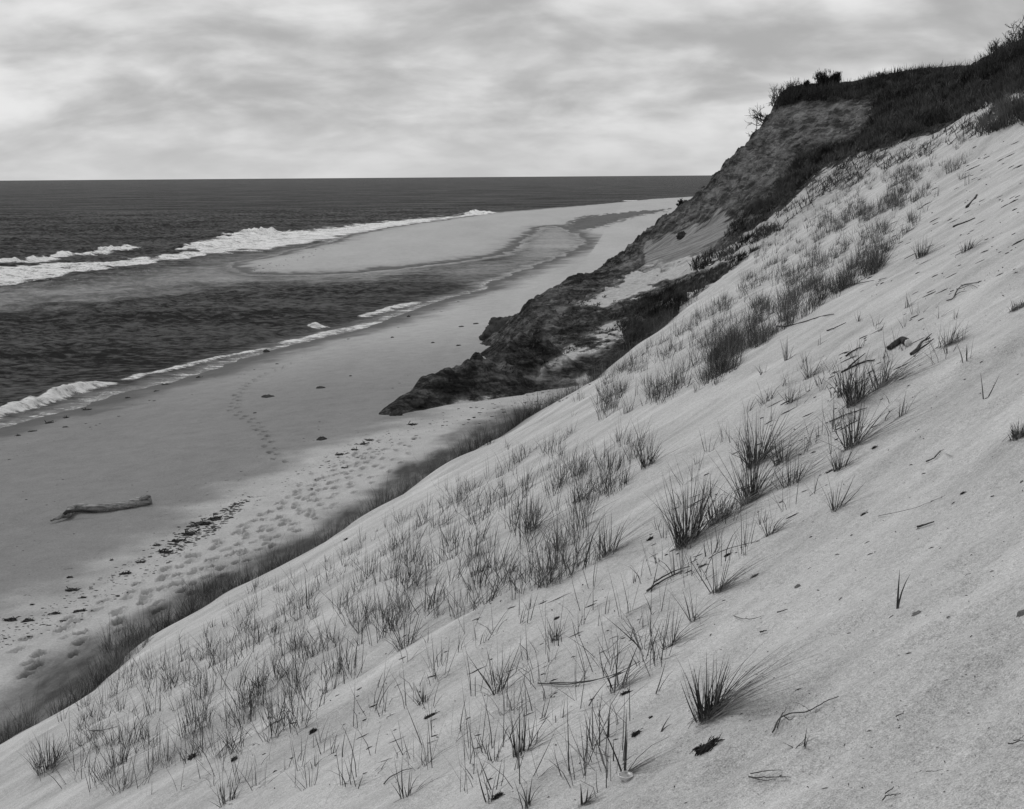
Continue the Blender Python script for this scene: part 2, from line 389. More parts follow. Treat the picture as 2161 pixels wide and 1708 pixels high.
def mat_head():
    m, nt = new_mat('bluff_earth'); g = G(nt); p = g.pos()
    base = g.noise(p, .9, 6, .68); fine = g.noise(p, 6, 5, .7)
    strat = g.noise(g.mapv(p, (radians(8), radians(14), 0), (.25, .25, 3.2)), 1.1, 6, .7)
    streak = g.noise(g.mapv(p, (0, 0, radians(-14)), (.25, 3.2, .25)), 1.4, 4, .6)
    pat = g.ramp(g.math('ADD', g.math('MULTIPLY', base, .5), g.math('MULTIPLY', strat, .5)), .46, .57)
    clay = g.mix(g.ramp(fine, .35, .6), g.mix(pat, .028, .12), g.mix(pat, .06, .19))
    vor = nt.nodes.new('ShaderNodeTexVoronoi'); vor.feature = 'DISTANCE_TO_EDGE'; vor.inputs['Scale'].default_value = .75
    wv = nt.nodes.new('ShaderNodeVectorMath'); wv.operation = 'ADD'; nn = nt.nodes.new('ShaderNodeTexNoise'); nn.inputs['Scale'].default_value = .8; nn.inputs['Detail'].default_value = 4; g.link(p, nn.inputs['Vector']); g.link(nn.outputs['Color'], wv.inputs[0]); g.link(g.mapv(p, (.3, .2, 0), (.7, .7, 1.6)), wv.inputs[1]); g.link(wv.outputs[0], vor.inputs['Vector'])
    crack = g.ramp(vor.outputs['Distance'], .0, .10)
    vf = nt.nodes.new('ShaderNodeTexVoronoi'); vf.inputs['Scale'].default_value = .75; g.link(wv.outputs[0], vf.inputs['Vector'])
    vf2 = nt.nodes.new('ShaderNodeTexVoronoi'); vf2.inputs['Scale'].default_value = 2.1; g.link(wv.outputs[0], vf2.inputs['Vector'])
    sx_ = nt.nodes.new('ShaderNodeSeparateXYZ'); g.link(vf.outputs['Color'], sx_.inputs[0]); sx2 = nt.nodes.new('ShaderNodeSeparateXYZ'); g.link(vf2.outputs['Color'], sx2.inputs[0])
    cell = g.math('ADD', g.math('MULTIPLY', sx_.outputs[0], .6), g.math('MULTIPLY', sx2.outputs[0], .4))
    dg = g.noise(g.mapv(p, (0, radians(35), radians(-14)), (.5, .6, 2.2)), .9, 8, .75, .6)
    face = g.mix(g.ramp(g.math('ADD', g.math('MULTIPLY', base, .35), g.math('MULTIPLY', dg, .65)), .42, .56), .09, .30)
    face = g.math('MULTIPLY', face, g.math('MULTIPLY', g.math('ADD', .72, g.math('MULTIPLY', crack, .28)), g.math('ADD', .65, g.math('MULTIPLY', cell, .7))))
    tal = g.mix(g.ramp(streak, .35, .65), .13, .27)
    sand = g.mix(fine, .32, .55)
    ds = g.noise(g.mapv(p, (0, radians(-30), radians(-40)), (.35, 2.4, 2.4)), .9, 8, .72, .5)
    clay = g.mix(g.ramp(ds, .42, .58), g.math('MULTIPLY', clay, .6), g.math('MULTIPLY', clay, 1.5))
    c = g.mix(g.attr('face'), clay, face)
    c = g.mix(g.attr('talus'), c, tal)
    sat = g.attr('sand')
    sm = g.math('MULTIPLY', g.math('MINIMUM', sat, 1.), g.ramp(g.math('ADD', g.math('MULTIPLY', g.math('MAXIMUM', g.math('SUBTRACT', sat, 1.), 0.), .16), g.math('ADD', g.math('MULTIPLY', base, .55), g.math('MULTIPLY', strat, .45))), .40, .48))
    c = g.mix(g.math('MULTIPLY', g.attr('veg'), g.math('SUBTRACT', 1., sm)), c, g.mix(g.ramp(g.math('ADD', g.math('MULTIPLY', base, .5), g.math('MULTIPLY', fine, .5)), .42, .60), .022, .10))
    c = g.mix(sm, c, sand)
    c = g.math('MULTIPLY', c, g.math('ADD', .7, g.math('MULTIPLY', fine, .6)))
    inv = g.math('SUBTRACT', 1.0, g.math('MAXIMUM', g.attr('talus'), g.math('MULTIPLY', sm, .9)))
    hh = g.math('MULTIPLY', g.math('ADD', g.math('MULTIPLY', fine, .35), g.math('ADD', base, g.math('MULTIPLY', strat, .6))), inv)
    hh = g.math('ADD', hh, g.math('MULTIPLY', streak, .25))
    hh = g.math('ADD', hh, g.math('MULTIPLY', g.math('ADD', dg, g.math('ADD', g.math('MULTIPLY', cell, .35), g.math('MULTIPLY', vf.outputs['Distance'], -.55))), inv))
    b = g.bump(hh, .75, 1.)
    g.out(c, .97, b, .05); return m
def mat_sea():
    m, nt = new_mat('sea_water'); g = G(nt); p = g.pos()
    # crests run roughly across the view
    q = g.mapv(p, (0, 0, radians(10)), (.62, 1, 1))
    a = g.noise(q, .40, 8, .72, .2); b_ = g.noise(q, 1.7, 6, .72, .2); c_ = g.noise(q, .07, 4, .6)
    shal = g.attr('shallow'); foam = g.attr('foam'); calm = g.attr('calm')
    h = g.math('ADD', g.math('MULTIPLY', a, 1.0), g.math('MULTIPLY', b_, .28))
    h = g.math('MULTIPLY', h, g.math('SUBTRACT', 1.0, g.math('MULTIPLY', calm, .88)))
    bmp = g.bump(h, 2.2, 1.)
    fr = g.noise(g.mapv(p, (0, 0, radians(4)), (.38, 1, 1)), .05, 15, .82, .2)
    tone = g.math('ADD', g.math('MULTIPLY', a, .18), g.math('ADD', g.math('MULTIPLY', b_, .46), g.math('MULTIPLY', fr, .36)))
    t2 = g.ramp(tone, .445, .575)
    water = g.mix(t2, .034, .16)
    water = g.math('MULTIPLY', water, g.math('ADD', .75, g.math('MULTIPLY', c_, .5)))
    water = g.mix(shal, water, g.mix(t2, .17, .28))
    f1 = g.noise(g.mapv(p, (0, 0, radians(20)), (.35, 1.3, 1)), .9, 9, .74, 1.2)
    f2 = g.noise(p, 4.0, 6, .78)
    fn = g.math('ADD', g.math('MULTIPLY', f1, .62), g.math('MULTIPLY', f2, .38))
    T = g.math('SUBTRACT', .735, g.math('MULTIPLY', foam, .33))
    fm = g.ramp(g.math('SUBTRACT', fn, T), -.05, .07)
    fm = g.math('MULTIPLY', fm, g.ramp(foam, .02, .12))
    dw = nt.nodes.new('ShaderNodeBsdfDiffuse'); g.link(water, dw.inputs['Color']); g.link(bmp, dw.inputs['Normal'])
    gw = nt.nodes.new('ShaderNodeBsdfGlossy'); gw.inputs['Color'].default_value = (1, 1, 1, 1); gw.inputs['Roughness'].default_value = .25; g.link(bmp, gw.inputs['Normal'])
    fz = nt.nodes.new('ShaderNodeFresnel'); fz.inputs['IOR'].default_value = 1.33; g.link(bmp, fz.inputs['Normal'])
    ff_ = g.math('MULTIPLY', g.math('MINIMUM', fz.outputs[0], .20), g.math('ADD', .12, g.math('ADD', g.math('MULTIPLY', t2, .30), g.math('MULTIPLY', shal, .7))))
    bw = nt.nodes.new('ShaderNodeMixShader'); g.link(ff_, bw.inputs[0]); g.link(dw.outputs[0], bw.inputs[1]); g.link(gw.outputs[0], bw.inputs[2])
    bf = nt.nodes.new('ShaderNodeBsdfPrincipled'); g.link(g.mix(g.ramp(fn, .35, .6), .45, .95), bf.inputs['Base Color']); bf.inputs['Roughness'].default_value = .9
    g.link(g.bump(fn, .6, .9), bf.inputs['Normal'])
    mx = nt.nodes.new('ShaderNodeMixShader'); g.link(fm, mx.inputs[0]); g.link(bw.outputs[0], mx.inputs[1]); g.link(bf.outputs[0], mx.inputs[2])
    o = nt.nodes.new('ShaderNodeOutputMaterial'); g.link(mx.outputs[0], o.inputs[0]); return m
def simple(name, lo, hi, scale=8, rough=.9, bd=.01, stretch=(1, 1, 1)):
    m, nt = new_mat(name); g = G(nt)
    tc = nt.nodes.new('ShaderNodeTexCoord').outputs['Object']
    f = g.noise(g.mapv(tc, scale=stretch), scale, 5, .7)
    g.out(g.mix(g.ramp(f, .35, .65), lo, hi), rough, g.bump(f, bd, .8), .15); return m
M = dict(dune=mat_dune(), beach=mat_beach(), head=mat_head(), sea=mat_sea(),
 blade=simple('grass_blade', .022, .085, 3, .75), dead=simple('dead_grass', .09, .24, 4, .85), pale=simple('pale_grass', .12, .26, 4, .85),
 farblade=simple('grass_blade_thin', .035, .10, .6, .85),
 scrub=simple('scrub', .018, .12, .5, .95), scrubpale=simple('scrub_dry', .05, .15, .8, .95),
 twig=simple('twig_bark', .04, .09, 12, .9), wood=simple('driftwood', .10, .34, 5, .85, .02, (.5, 3, 3)), darkwood=simple('dark_wood', .02, .06, 9, .9, .01),
 weed=simple('seaweed', .012, .035, 14, .6), stone=simple('stone', .10, .2, 14, .9), clay=simple('clay', .025, .06, 2.2, .97, .12), needle=simple('needle', .012, .03, 6, .9),
 bleached=simple('bleached_wood', .4, .6, 8, .8))
def mat_plastic():
    m, nt = new_mat('clear_plastic'); b = nt.nodes.new('ShaderNodeBsdfPrincipled'); b.inputs['Base Color'].default_value = (.75, .75, .75, 1)
    b.inputs['Roughness'].default_value = .12; b.inputs['Transmission Weight'].default_value = .3; b.inputs['IOR'].default_value = 1.45
    o = nt.nodes.new('ShaderNodeOutputMaterial'); nt.links.new(b.outputs[0], o.inputs[0]); return m
M['plastic'] = mat_plastic()

# ------------------------------------------------------------------ placing things on the ground
gs = np.arange(-20, 150, .3); gu = np.arange(-30, 75, .3)
MOUNDS = []
GS, GU = np.meshgrid(gs, gu, indexing='ij'); GX, GY = xy(GS, GU)
GZ = np.maximum(land_z(GX, GY), beach_z(GX, GY, shore_sd(GX.ravel(), GY.ravel()).reshape(GX.shape)))
def ghz(x, y):
    s, u = su(x, y); a = np.clip((s-gs[0])/.3, 0, len(gs)-1.001); b = np.clip((u-gu[0])/.3, 0, len(gu)-1.001)
    i = a.astype(int); j = b.astype(int); f = a-i; h = b-j
    return GZ[i, j]*(1-f)*(1-h)+GZ[i+1, j]*f*(1-h)+GZ[i, j+1]*(1-f)*h+GZ[i+1, j+1]*f*h
def ground(x, y):
    x = np.atleast_1d(np.asarray(x, float)); y = np.atleast_1d(np.asarray(y, float))
    zl = land_z(x, y)
    if len(MOUNDS): zl = mounds(x, y, zl)
    return np.maximum(zl, beach_z(x, y, shore_sd(x, y)))
def hit(P):
    P = np.atleast_2d(P); d = rays(P); N = len(d)
    t = np.full(N, 2.2); done = np.zeros(N, bool); lo = t.copy()
    for k in range(900):
        tn = t*1.0055
        x = d[:, 0]*tn; y = d[:, 1]*tn; zz = H+d[:, 2]*tn
        hitm = (zz <= ghz(x, y)) & ~done
        done |= hitm; lo = np.where(done, lo, tn); t = np.where(done, t, tn)
        if done.all() or t.min() > 230: break
    a = lo; b = lo*1.0055
    for k in range(14):
        m = (a+b)/2; below = H+d[:, 2]*m <= ghz(d[:, 0]*m, d[:, 1]*m)
        b = np.where(below, m, b); a = np.where(below, a, m)
    x, y = d[:, 0]*a, d[:, 1]*a
    return np.stack([x, y, ground(x, y)], 1), a, done

# (x, y base, height px, width px, blade count, trailing count, label)
BIG = [
 (1491, 1530, 150, 90, 75, 110, 'densest dark grass clump in the foreground with a long tangle of dead leaves trailing right'),
 (1449, 1158, 168, 110, 130, 70, 'tall thick grass clump in the middle of the dune with a dark matted base'),
 (1513, 1120, 85, 80, 60, 70, 'low matted grass clump touching the right side of the tall thick clump'),
 (1581, 1068, 145, 75, 75, 70, 'tall grass clump with a dark fan of dead leaves lying to its right'),
 (1593, 988, 130, 80, 95, 60, 'bushy grass clump directly uphill of the clump with the dark fan'),
 (1649, 988, 85, 60, 30, 40, 'loose grass tuft to the right of the bushy clump'),
 (1669, 1036, 100, 70, 22, 25, 'widely splayed thin tuft between two tall clumps'),
 (1773, 1004, 60, 50, 45, 15, 'short stubby dark tuft bent over below a taller clump'),
 (1797, 956, 130, 75, 60, 45, 'upright grass clump just above the stubby dark tuft'),
 (1761, 1084, 95, 36, 16, 14, 'narrow tuft with thick pale stem bases alone on open sand'),
 (1805, 862, 115, 80, 90, 60, 'large dark clump at the top of the row of clumps, dense at the base'),
 (1781, 842, 80, 70, 50, 30, 'clump pressed against the left of the large dark clump'),
 (1857, 834, 85, 60, 40, 90, 'clump with long dead leaves streaming uphill to the right'),
 (1709, 797, 62, 46, 28, 30, 'small clump with long flat leaves trailing to its right'),
 (1609, 789, 34, 24, 12, 3, 'tiny tuft alone in a bare gap below the dense far grass'),
 (1661, 764, 52, 26, 16, 5, 'small slim tuft uphill of the bare gap'),
 (1617, 852, 60, 50, 14, 8, 'open thin tuft left of the row of clumps'),
 (1669, 854, 52, 36, 20, 16, 'low tuft at the end of a dark wisp of dead leaves'),
 (1901, 884, 72, 40, 9, 6, 'sparse tuft of few dark blades right of the large dark clump'),
 (1863, 892, 60, 26, 2, 0, 'two leaning blades crossing beside the sparse tuft'),
 (1625, 1132, 65, 36, 8, 35, 'few upright blades with a brown sheaf of dead leaves to the right'),
 (1513, 1252, 112, 50, 13, 50, 'slim tall tuft with a combed sheaf of dead leaves on its right'),
 (1373, 1252, 95, 34, 2, 18, 'two long blades rising beside a dark line of dead stems'),
 (1425, 1216, 66, 20, 2, 6, 'pair of blades at the upper end of the dark line of dead stems'),
 (1365, 990, 85, 55, 45, 12, 'mid-slope tuft above the left shoulder of the tall thick clump'),
 (1893, 1287, 112, 22, 2, 0, 'lone two-leaved sprout on bare open sand'),
 (1997, 733, 64, 50, 12, 60, 'wiry clump at upper right with a fan of leaves swept uphill'),
 (2041, 768, 55, 46, 4, 4, 'thin spreading sprout at the right, beyond the driftwood stick'),
 (2077, 844, 64, 18, 2, 0, 'slim dark shoot near the right edge'),
 (1696, 1574, 50, 14, 3, 0, 'faint small shoot left of two dry straws'),
 (1722, 1506, 72, 16, 2, 0, 'two crossed blades rising from the dry curved stem'),
 (1883, 1706, 20, 24, 5, 0, 'small shoot cut off by the lower edge of the photo at right'),
 (1048, 1469, 125, 70, 20, 14, 'tall splayed tuft in the lower middle of the slope'),
 (1098, 1595, 112, 76, 22, 12, 'leaning tuft of long blades fanned to the left near the bottom'),
 (1318, 1632, 155, 34, 3, 22, 'tall sprout of three blades growing out of the clear cup'),
 (1282, 1561, 64, 12, 2, 0, 'pair of short blades forming a narrow V left of the tall sprout'),
 (1388, 1556, 56, 22, 2, 0, 'two straight blades forming a wide V right of the tall sprout'),
 (1170, 1357, 55, 26, 16, 4, 'small dark bundle of short blades in the lower middle'),
 (1303, 1460, 135, 80, 16, 22, 'long-bladed drooping tuft over a diagonal line of dead stems'),
 (1361, 1370, 110, 30, 6, 6, 'few stiff blades uphill of the drooping tuft'),
 (1411, 1373, 110, 40, 12, 30, 'stiff tuft with dead leaves matted at its left foot'),
 (1463, 1315, 95, 30, 8, 14, 'curved-bladed tuft at the right end of the matted leaves'),
 (857, 1370, 110, 80, 32, 20, 'dense fanned clump in the left middle of the slope'),
 (1281, 1180, 105, 80, 50, 40, 'broad airy clump left of the tall thick clump with trailing leaves'),
 (1120, 1125, 90, 60, 45, 20, 'upright clump in the middle of the long grass band'),
 (100, 1632, 85, 90, 60, 60, 'dark thick clump at the lower left corner of the slope'),
 (250, 1622, 90, 80, 24, 18, 'straggling clump right of the thick corner clump'),
 (893, 1490, 60, 50, 22, 6, 'short row of blades just above the black curled seaweed'),
 (1109, 1707, 80, 50, 12, 6, 'tuft cut off by the bottom edge below the leaning fan'),
 (1033, 1697, 95, 40, 6, 3, 'long dark blades beside a black scrap at the bottom edge'),
 (1228, 1704, 60, 30, 6, 20, 'tuft with arching leaves at the bottom edge near the cup'),
 (857, 1687, 95, 60, 12, 3, 'crossed long blades near the bottom left of centre'),
 (480, 1700, 60, 90, 26, 14, 'spread tuft cut by the bottom edge at left'),
 (1945, 545, 45, 50, 70, 40, 'round dark tussock high on the slope'),
 (2040, 535, 30, 44, 50, 40, 'matted dark tussock right of the round one, on a low dark ridge'),
 (1915, 650, 45, 18, 10, 6, 'little row of short stalks on the upper slope'),
 (1812, 680, 28, 14, 10, 3, 'tiny dark sprout on bare sand of the upper slope'),
 (2010, 365, 42, 60, 70, 10, 'spiky tussock near the top of the sand, under the scrub'),
 (2150, 935, 45, 60, 60, 60, 'dark shaggy root clump cut by the right edge'),
 (2146, 660, 30, 50, 50, 40, 'black matted clump on the right edge of the upper slope'),
]
_p, _t, _ok = hit(np.array([(b[0], b[1]) for b in BIG], float))
MD_ = [(p[0], p[1], b[3]*t*.5/F+.12, (.035 if b[4] > 40 else .02 if b[4] > 12 else .008)) for p, t, b in zip(_p, _t, BIG)]
_q = np.stack([rng.uniform(1300, 2160, 150), rng.uniform(600, 1700, 150)], 1); _q = _q[_q[:, 1] > 900-(_q[:, 0]-1300)*.35]
_p2, _t2, _ok2 = hit(_q)
MD_ += [(p[0], p[1], random.uniform(.05, .12), -random.uniform(.012, .035)) for p in _p2]
def mounds(x, y, z):
    tx, ty = cos(TR0), sin(TR0)
    for mx_, my_, r, h in MOUNDS:
        m = np.flatnonzero((np.abs(x-mx_) < r*7) & (np.abs(y-my_) < r*7))
        if len(m) == 0: continue
        a = (x[m]-mx_)*tx+(y[m]-my_)*ty; b = -(x[m]-mx_)*ty+(y[m]-my_)*tx
        la = np.where(a > 0, r*2.6, r*1.0) if h > 0 else r
        z[m] += h*np.exp(-(a/la)**2-(b/(r*.9))**2)
        if h > .01: z[m] -= h*.6*np.exp(-((a+r*1.3)/(r*.8))**2-(b/(r*1.2))**2)
    return z
TR0 = math.atan2(-EU[1], -EU[0]); MOUNDS = MD_
# ------------------------------------------------------------------ TERRAIN: dune + headland share one grid
az = np.radians(np.concatenate([np.linspace(-75, -27, 50)[:-1], np.linspace(-27, 29, 1060), np.linspace(29, 80, 60)[1:]]))
rr = np.concatenate([np.exp(np.linspace(math.log(1.0), math.log(40), 560))[:-1], np.linspace(40, 108, 520), np.exp(np.linspace(math.log(108.3), math.log(260), 80))])
R, Az = np.meshgrid(rr, az, indexing='ij')
X = R*np.sin(Az); Y = R*np.cos(Az)
Z = land_z(X, Y); Z = mounds(X.ravel(), Y.ravel(), Z.ravel()).reshape(X.shape)
SD = shore_sd(X.ravel(), Y.ravel()).reshape(X.shape)
ZB = beach_z(X, Y, SD)
s_, u_ = su(X, Y)
w_ = head_w(s_, u_)
# soft foot where the land meets the beach
d_ = Z-ZB; 
V = np.stack([X, Y, Z], -1).reshape(-1, 3)
FF = grid_faces(*X.shape)
above = (d_ > -.45).ravel()
ok = above[FF].any(1)
FF = FF[ok]
wf = w_.ravel()[FF].mean(1)
PR = project(V)
jx = 14*fbm(V[:, 0]*.8, V[:, 1]*.8+V[:, 2]*.7, 4); jy = 14*fbm(V[:, 0]*.8+50, V[:, 1]*.8+V[:, 2]*.7, 4)
px, py = PR[:, 0]+jx, PR[:, 1]+jy
vis = (w_.ravel() > .3)
def pm(poly, soft):
    r = np.zeros(len(px)); i = np.flatnonzero(vis); r[i] = softpoly(px[i], py[i], poly, soft); return r
P_FACE = [[(1500, 392), (1576, 310), (1640, 225), (1700, 222), (1836, 207), (1820, 285), (1736, 303), (1676, 310), (1656, 371), (1620, 400), (1590, 440), (1544, 440), (1490, 470), (1428, 483), (1380, 482), (1440, 440)],
 [(1130, 650), (1160, 622), (1210, 640), (1180, 690), (1150, 720)], [(1290, 575), (1348, 519), (1370, 530), (1356, 575)]]
sandm = np.maximum.reduce([pm(p, 9)*(2 if k_ < 2 else 1) for k_, p in enumerate(P_SAND)]); facem = np.maximum.reduce([pm(p, 10) for p in P_FACE]); talm = pm(TALUS, 8)
P_VEG = [[(1640, 205), (1660, 180), (1780, 175), (1870, 150), (1960, 138), (2065, 140), (2161, 60), (2200, 60), (2200, 195), (2070, 238), (2000, 262), (1900, 296), (1850, 312), (1745, 348), (1690, 398), (1650, 420), (1640, 400), (1690, 340), (1750, 305), (1812, 295), (1845, 240), (1836, 212), (1700, 222)]]
vegm = np.maximum.reduce([pm(p, 8) for p in P_VEG])
topm = (sstep(V[:, 2], 14.6, 15.6)*sstep(s_.ravel(), 90, 96)); vegm = np.maximum(vegm, topm)
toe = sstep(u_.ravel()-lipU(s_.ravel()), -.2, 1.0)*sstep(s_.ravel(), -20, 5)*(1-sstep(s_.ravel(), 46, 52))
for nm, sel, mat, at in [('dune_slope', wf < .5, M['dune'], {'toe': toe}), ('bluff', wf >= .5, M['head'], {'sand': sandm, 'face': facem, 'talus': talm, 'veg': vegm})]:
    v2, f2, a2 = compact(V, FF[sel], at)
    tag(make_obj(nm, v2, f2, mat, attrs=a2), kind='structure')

# ------------------------------------------------------------------ BEACH
az = np.radians(np.concatenate([np.linspace(-80, -28, 50)[:-1], np.linspace(-28, 24, 1000), np.linspace(24, 60, 40)[1:]]))
rr = np.concatenate([np.linspace(4, 17, 20)[:-1], np.linspace(17, 62, 760), np.exp(np.linspace(math.log(62.1), math.log(300), 330))[0:], np.exp(np.linspace(math.log(303), math.log(2500), 110))])
R, Az = np.meshgrid(rr, az, indexing='ij'); X = (R*np.sin(Az)).ravel(); Y = (R*np.cos(Az)).ravel()
sd = shore_sd(X, Y); Zb = beach_z(X, Y, sd)
Zl = np.full(X.shape, -9.)
near = np.flatnonzero((R.ravel() < 110))
sN, uN = su(X[near], Y[near]); Zl[near] = rbf(sN, uN)
Zb2 = Zb+prints_z(X, Y)+np.where(R.ravel() < 70, .006*fbm(X*4, Y*4, 2), 0)
PRb = project(np.stack([X, Y, Zb2], 1))
n1 = fbm(X*.5, Y*.5, 4); n2 = fbm(X*.06+9, Y*.06, 3)
dryline = at_z([(-300, 1400), (0, 1290), (100, 1240), (200, 1180), (330, 1120), (400, 1075), (480, 1020), (600, 965), (700, 930), (830, 892), (900, 880), (960, 830), (1030, 790), (1100, 700)], 1.5)
dd, sg, _ = dline(X, Y, dryline)
dry = sstep(-dd*sg+.8*n1, -1.0, 1.2)
# farther beach: dry pale sand away from the water
farb = sstep(Y, 48, 85)*sstep(sd+.8*n1, 1.5, 4.5)*.9
dry = np.maximum(dry, farb)
spit = inpoly(X, Y, at_z([(470, 566), (600, 595), (860, 575), (1060, 548), (1140, 500), (1150, 478), (1300, 440), (1700, 405), (1500, 400), (1030, 440), (700, 480)]))
dry = np.where(spit, np.maximum(dry, .68*sstep(sd+.8*n1, .6, 3)), dry)
wet = (1-sstep(sd+.9*n1, .6, 3.4-1.2*sstep(Y, 60, 120)))
dpool, _, _ = dline(X, Y, POOLW, True); dpool = np.where(inpoly(X, Y, POOLW), dpool, -dpool)
wet = np.maximum(wet, sstep(dpool+3*n1, -1, 3)); pool = sstep(dpool+3*n1, -.5, 1.5)
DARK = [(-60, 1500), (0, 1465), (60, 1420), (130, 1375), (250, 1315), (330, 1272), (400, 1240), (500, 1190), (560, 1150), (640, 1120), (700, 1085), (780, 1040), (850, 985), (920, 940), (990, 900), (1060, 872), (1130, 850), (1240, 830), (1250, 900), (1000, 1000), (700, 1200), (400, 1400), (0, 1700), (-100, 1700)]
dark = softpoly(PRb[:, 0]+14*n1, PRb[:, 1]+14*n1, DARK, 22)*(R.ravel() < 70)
w1, _, _ = dline(X, Y, dryline); wrack = np.exp(-((w1-.4)/1.3)**2)*(R.ravel() < 90)*.75
wrack = np.maximum(wrack, np.exp(-((sd-4.2-1.2*n1)/.7)**2)*.72*sstep(Y, 20, 40))
V = np.stack([X, Y, Zb2], 1); FF = grid_faces(*R.shape)
keepv = (Zl < Zb+.9) & (Zb > -1.4)
FF = FF[keepv[FF].any(1)]
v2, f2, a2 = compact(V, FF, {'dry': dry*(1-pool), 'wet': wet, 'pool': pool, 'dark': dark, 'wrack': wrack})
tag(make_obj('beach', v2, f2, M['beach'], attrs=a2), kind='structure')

# ------------------------------------------------------------------ SEA
az = np.radians(np.concatenate([np.linspace(-80, -28, 60)[:-1], np.linspace(-28, 24, 900), np.linspace(24, 80, 60)[1:]]))
rr = np.concatenate([np.exp(np.linspace(math.log(30), math.log(420), 900)), np.exp(np.linspace(math.log(425), math.log(40000), 150))])
R, Az = np.meshgrid(rr, az, indexing='ij'); X = (R*np.sin(Az)).ravel(); Y = (R*np.cos(Az)).ravel(); Rf = R.ravel()
sd = -shore_sd(X, Y)   # positive in the water
LAG = at_z([(1300, 470), (1130, 470), (1080, 535), (900, 560), (600, 578), (500, 590), (700, 600), (1000, 600), (1280, 510)])
lag = softpoly(X, Y, LAG, 8)
amp = sstep(sd, 0, 14)*(1-.75*lag)*(1-sstep(Rf, 300, 600))
q1 = X*.97+Y*.24; q2 = -X*.24+Y*.97
z = amp*(.30*ridged(q1*.04, q2*.11, 2)+.22*fbm(q1*.22, q2*.40, 3)+.09*fbm(q1*.9, q2*1.3, 2))
foam = np.zeros(X.shape); P0 = project(np.stack([X, Y, 0*X], 1)); n1 = fbm(X*.25, Y*.25, 4)
MAINF = [(-300, 590), (-20, 567), (100, 556), (200, 551), (330, 546), (350, 538), (420, 532), (380, 524), (420, 512), (500, 499), (570, 488), (640, 488), (760, 474), (860, 463), (960, 455), (1025, 448), (1036, 451), (960, 461), (900, 470), (816, 481), (739, 495), (650, 514), (560, 528), (450, 538), (340, 556), (250, 568), (130, 585), (0, 606), (-300, 655)]
foam = np.maximum(foam, softpoly(P0[:, 0]+8*n1, P0[:, 1]+3*n1, MAINF, 3.5)*.93)
LACE = [(0, 575), (300, 560), (500, 535), (700, 500), (760, 490), (700, 512), (560, 540), (420, 560), (300, 585), (100, 612), (-300, 660), (-300, 620)]
foam = np.maximum(foam, softpoly(P0[:, 0]+8*n1, P0[:, 1]+3*n1, LACE, 6)*.35)
foam = np.where(Rf > 420, 0, foam)
def breaker(poly, h, wsea, wshore, fo=1.0, lo=0.0):
    global z, foam
    L = at_z(poly); mg = 6*max(wsea, wshore)
    I = np.flatnonzero((X > L[:, 0].min()-mg) & (X < L[:, 0].max()+mg) & (Y > L[:, 1].min()-mg) & (Y < L[:, 1].max()+mg))
    x_, y_ = X[I], Y[I]; dd, sg, tt = dline(x_, y_, L)
    along = sstep(tt, 0, .25)*(1-sstep(tt, .75, 1)); jag = .8+.8*pnoise(x_*.35, y_*.2)+.35*pnoise(x_*1.3, y_*.9)
    dd = np.maximum(dd+.25*wshore*pnoise(x_*.8+7, y_*.8), 0)
    sea_side = sg > 0
    prof = np.where(sea_side, np.exp(-(dd/wsea)**2), np.exp(-(dd/wshore)**2))
    z[I] += h*along*jag*prof*(1+.18*fbm(x_*1.8, y_*1.8, 3))
    f = np.where(sea_side, np.exp(-(dd/(wshore*.7))**2), np.exp(-(dd/(wshore*1.9))**2))*sstep(tt, 0, .1)*(1-sstep(tt, .9, 1))*fo
    foam[I] = np.maximum(foam[I], np.clip(f*1.2, 0, 1))
breaker([(-80, 560), (0, 557), (50, 556), (98, 551), (112, 548)], .6, 4, 1.2)
breaker([(104, 547), (150, 541), (205, 537), (225, 533)], .65, 4, 1.1, .95)
breaker([(200, 534), (235, 530), (268, 527), (276, 525)], .75, 4, 1.1)
breaker([(370, 532), (420, 523), (460, 519), (480, 516)], .45, 4, 1.3)
breaker([(460, 508), (520, 500), (570, 494), (580, 491)], .8, 5, 1.4)
breaker([(990, 455), (1010, 452), (1030, 449)], .8, 6, 2.5)
breaker([(1305, 425), (1320, 424), (1345, 422)], 1.0, 6, 4)
breaker([(150, 494), (240, 489), (330, 482), (430, 476)], .7, 4, 2.2, 0)
breaker([(-100, 520), (0, 515), (110, 507)], .6, 4, 2.5, 0)
breaker([(-120, 905), (-20, 882), (0, 874), (60, 860), (110, 843), (170, 823), (215, 812), (250, 805)], .30, 1.3, .42)
breaker([(240, 806), (300, 792), (370, 778), (440, 760), (540, 740), (580, 733)], .12, .6, .35, .72)
breaker([(570, 730), (640, 715), (700, 702), (760, 690), (815, 676)], .10, .8, .7, .75)
breaker([(650, 698), (665, 694), (680, 690)], .14, .9, .4)
breaker([(745, 672), (800, 658), (850, 645), (885, 636)], .13, 1.0, .6, .8)
breaker([(590, 705), (640, 698), (680, 688)], .22, 1.5, .8, 0)
breaker([(470, 725), (530, 715), (600, 704)], .25, 1.8, .8, 0)
breaker([(280, 661), (330, 658), (390, 650), (450, 640)], .12, .9, .5, .35)
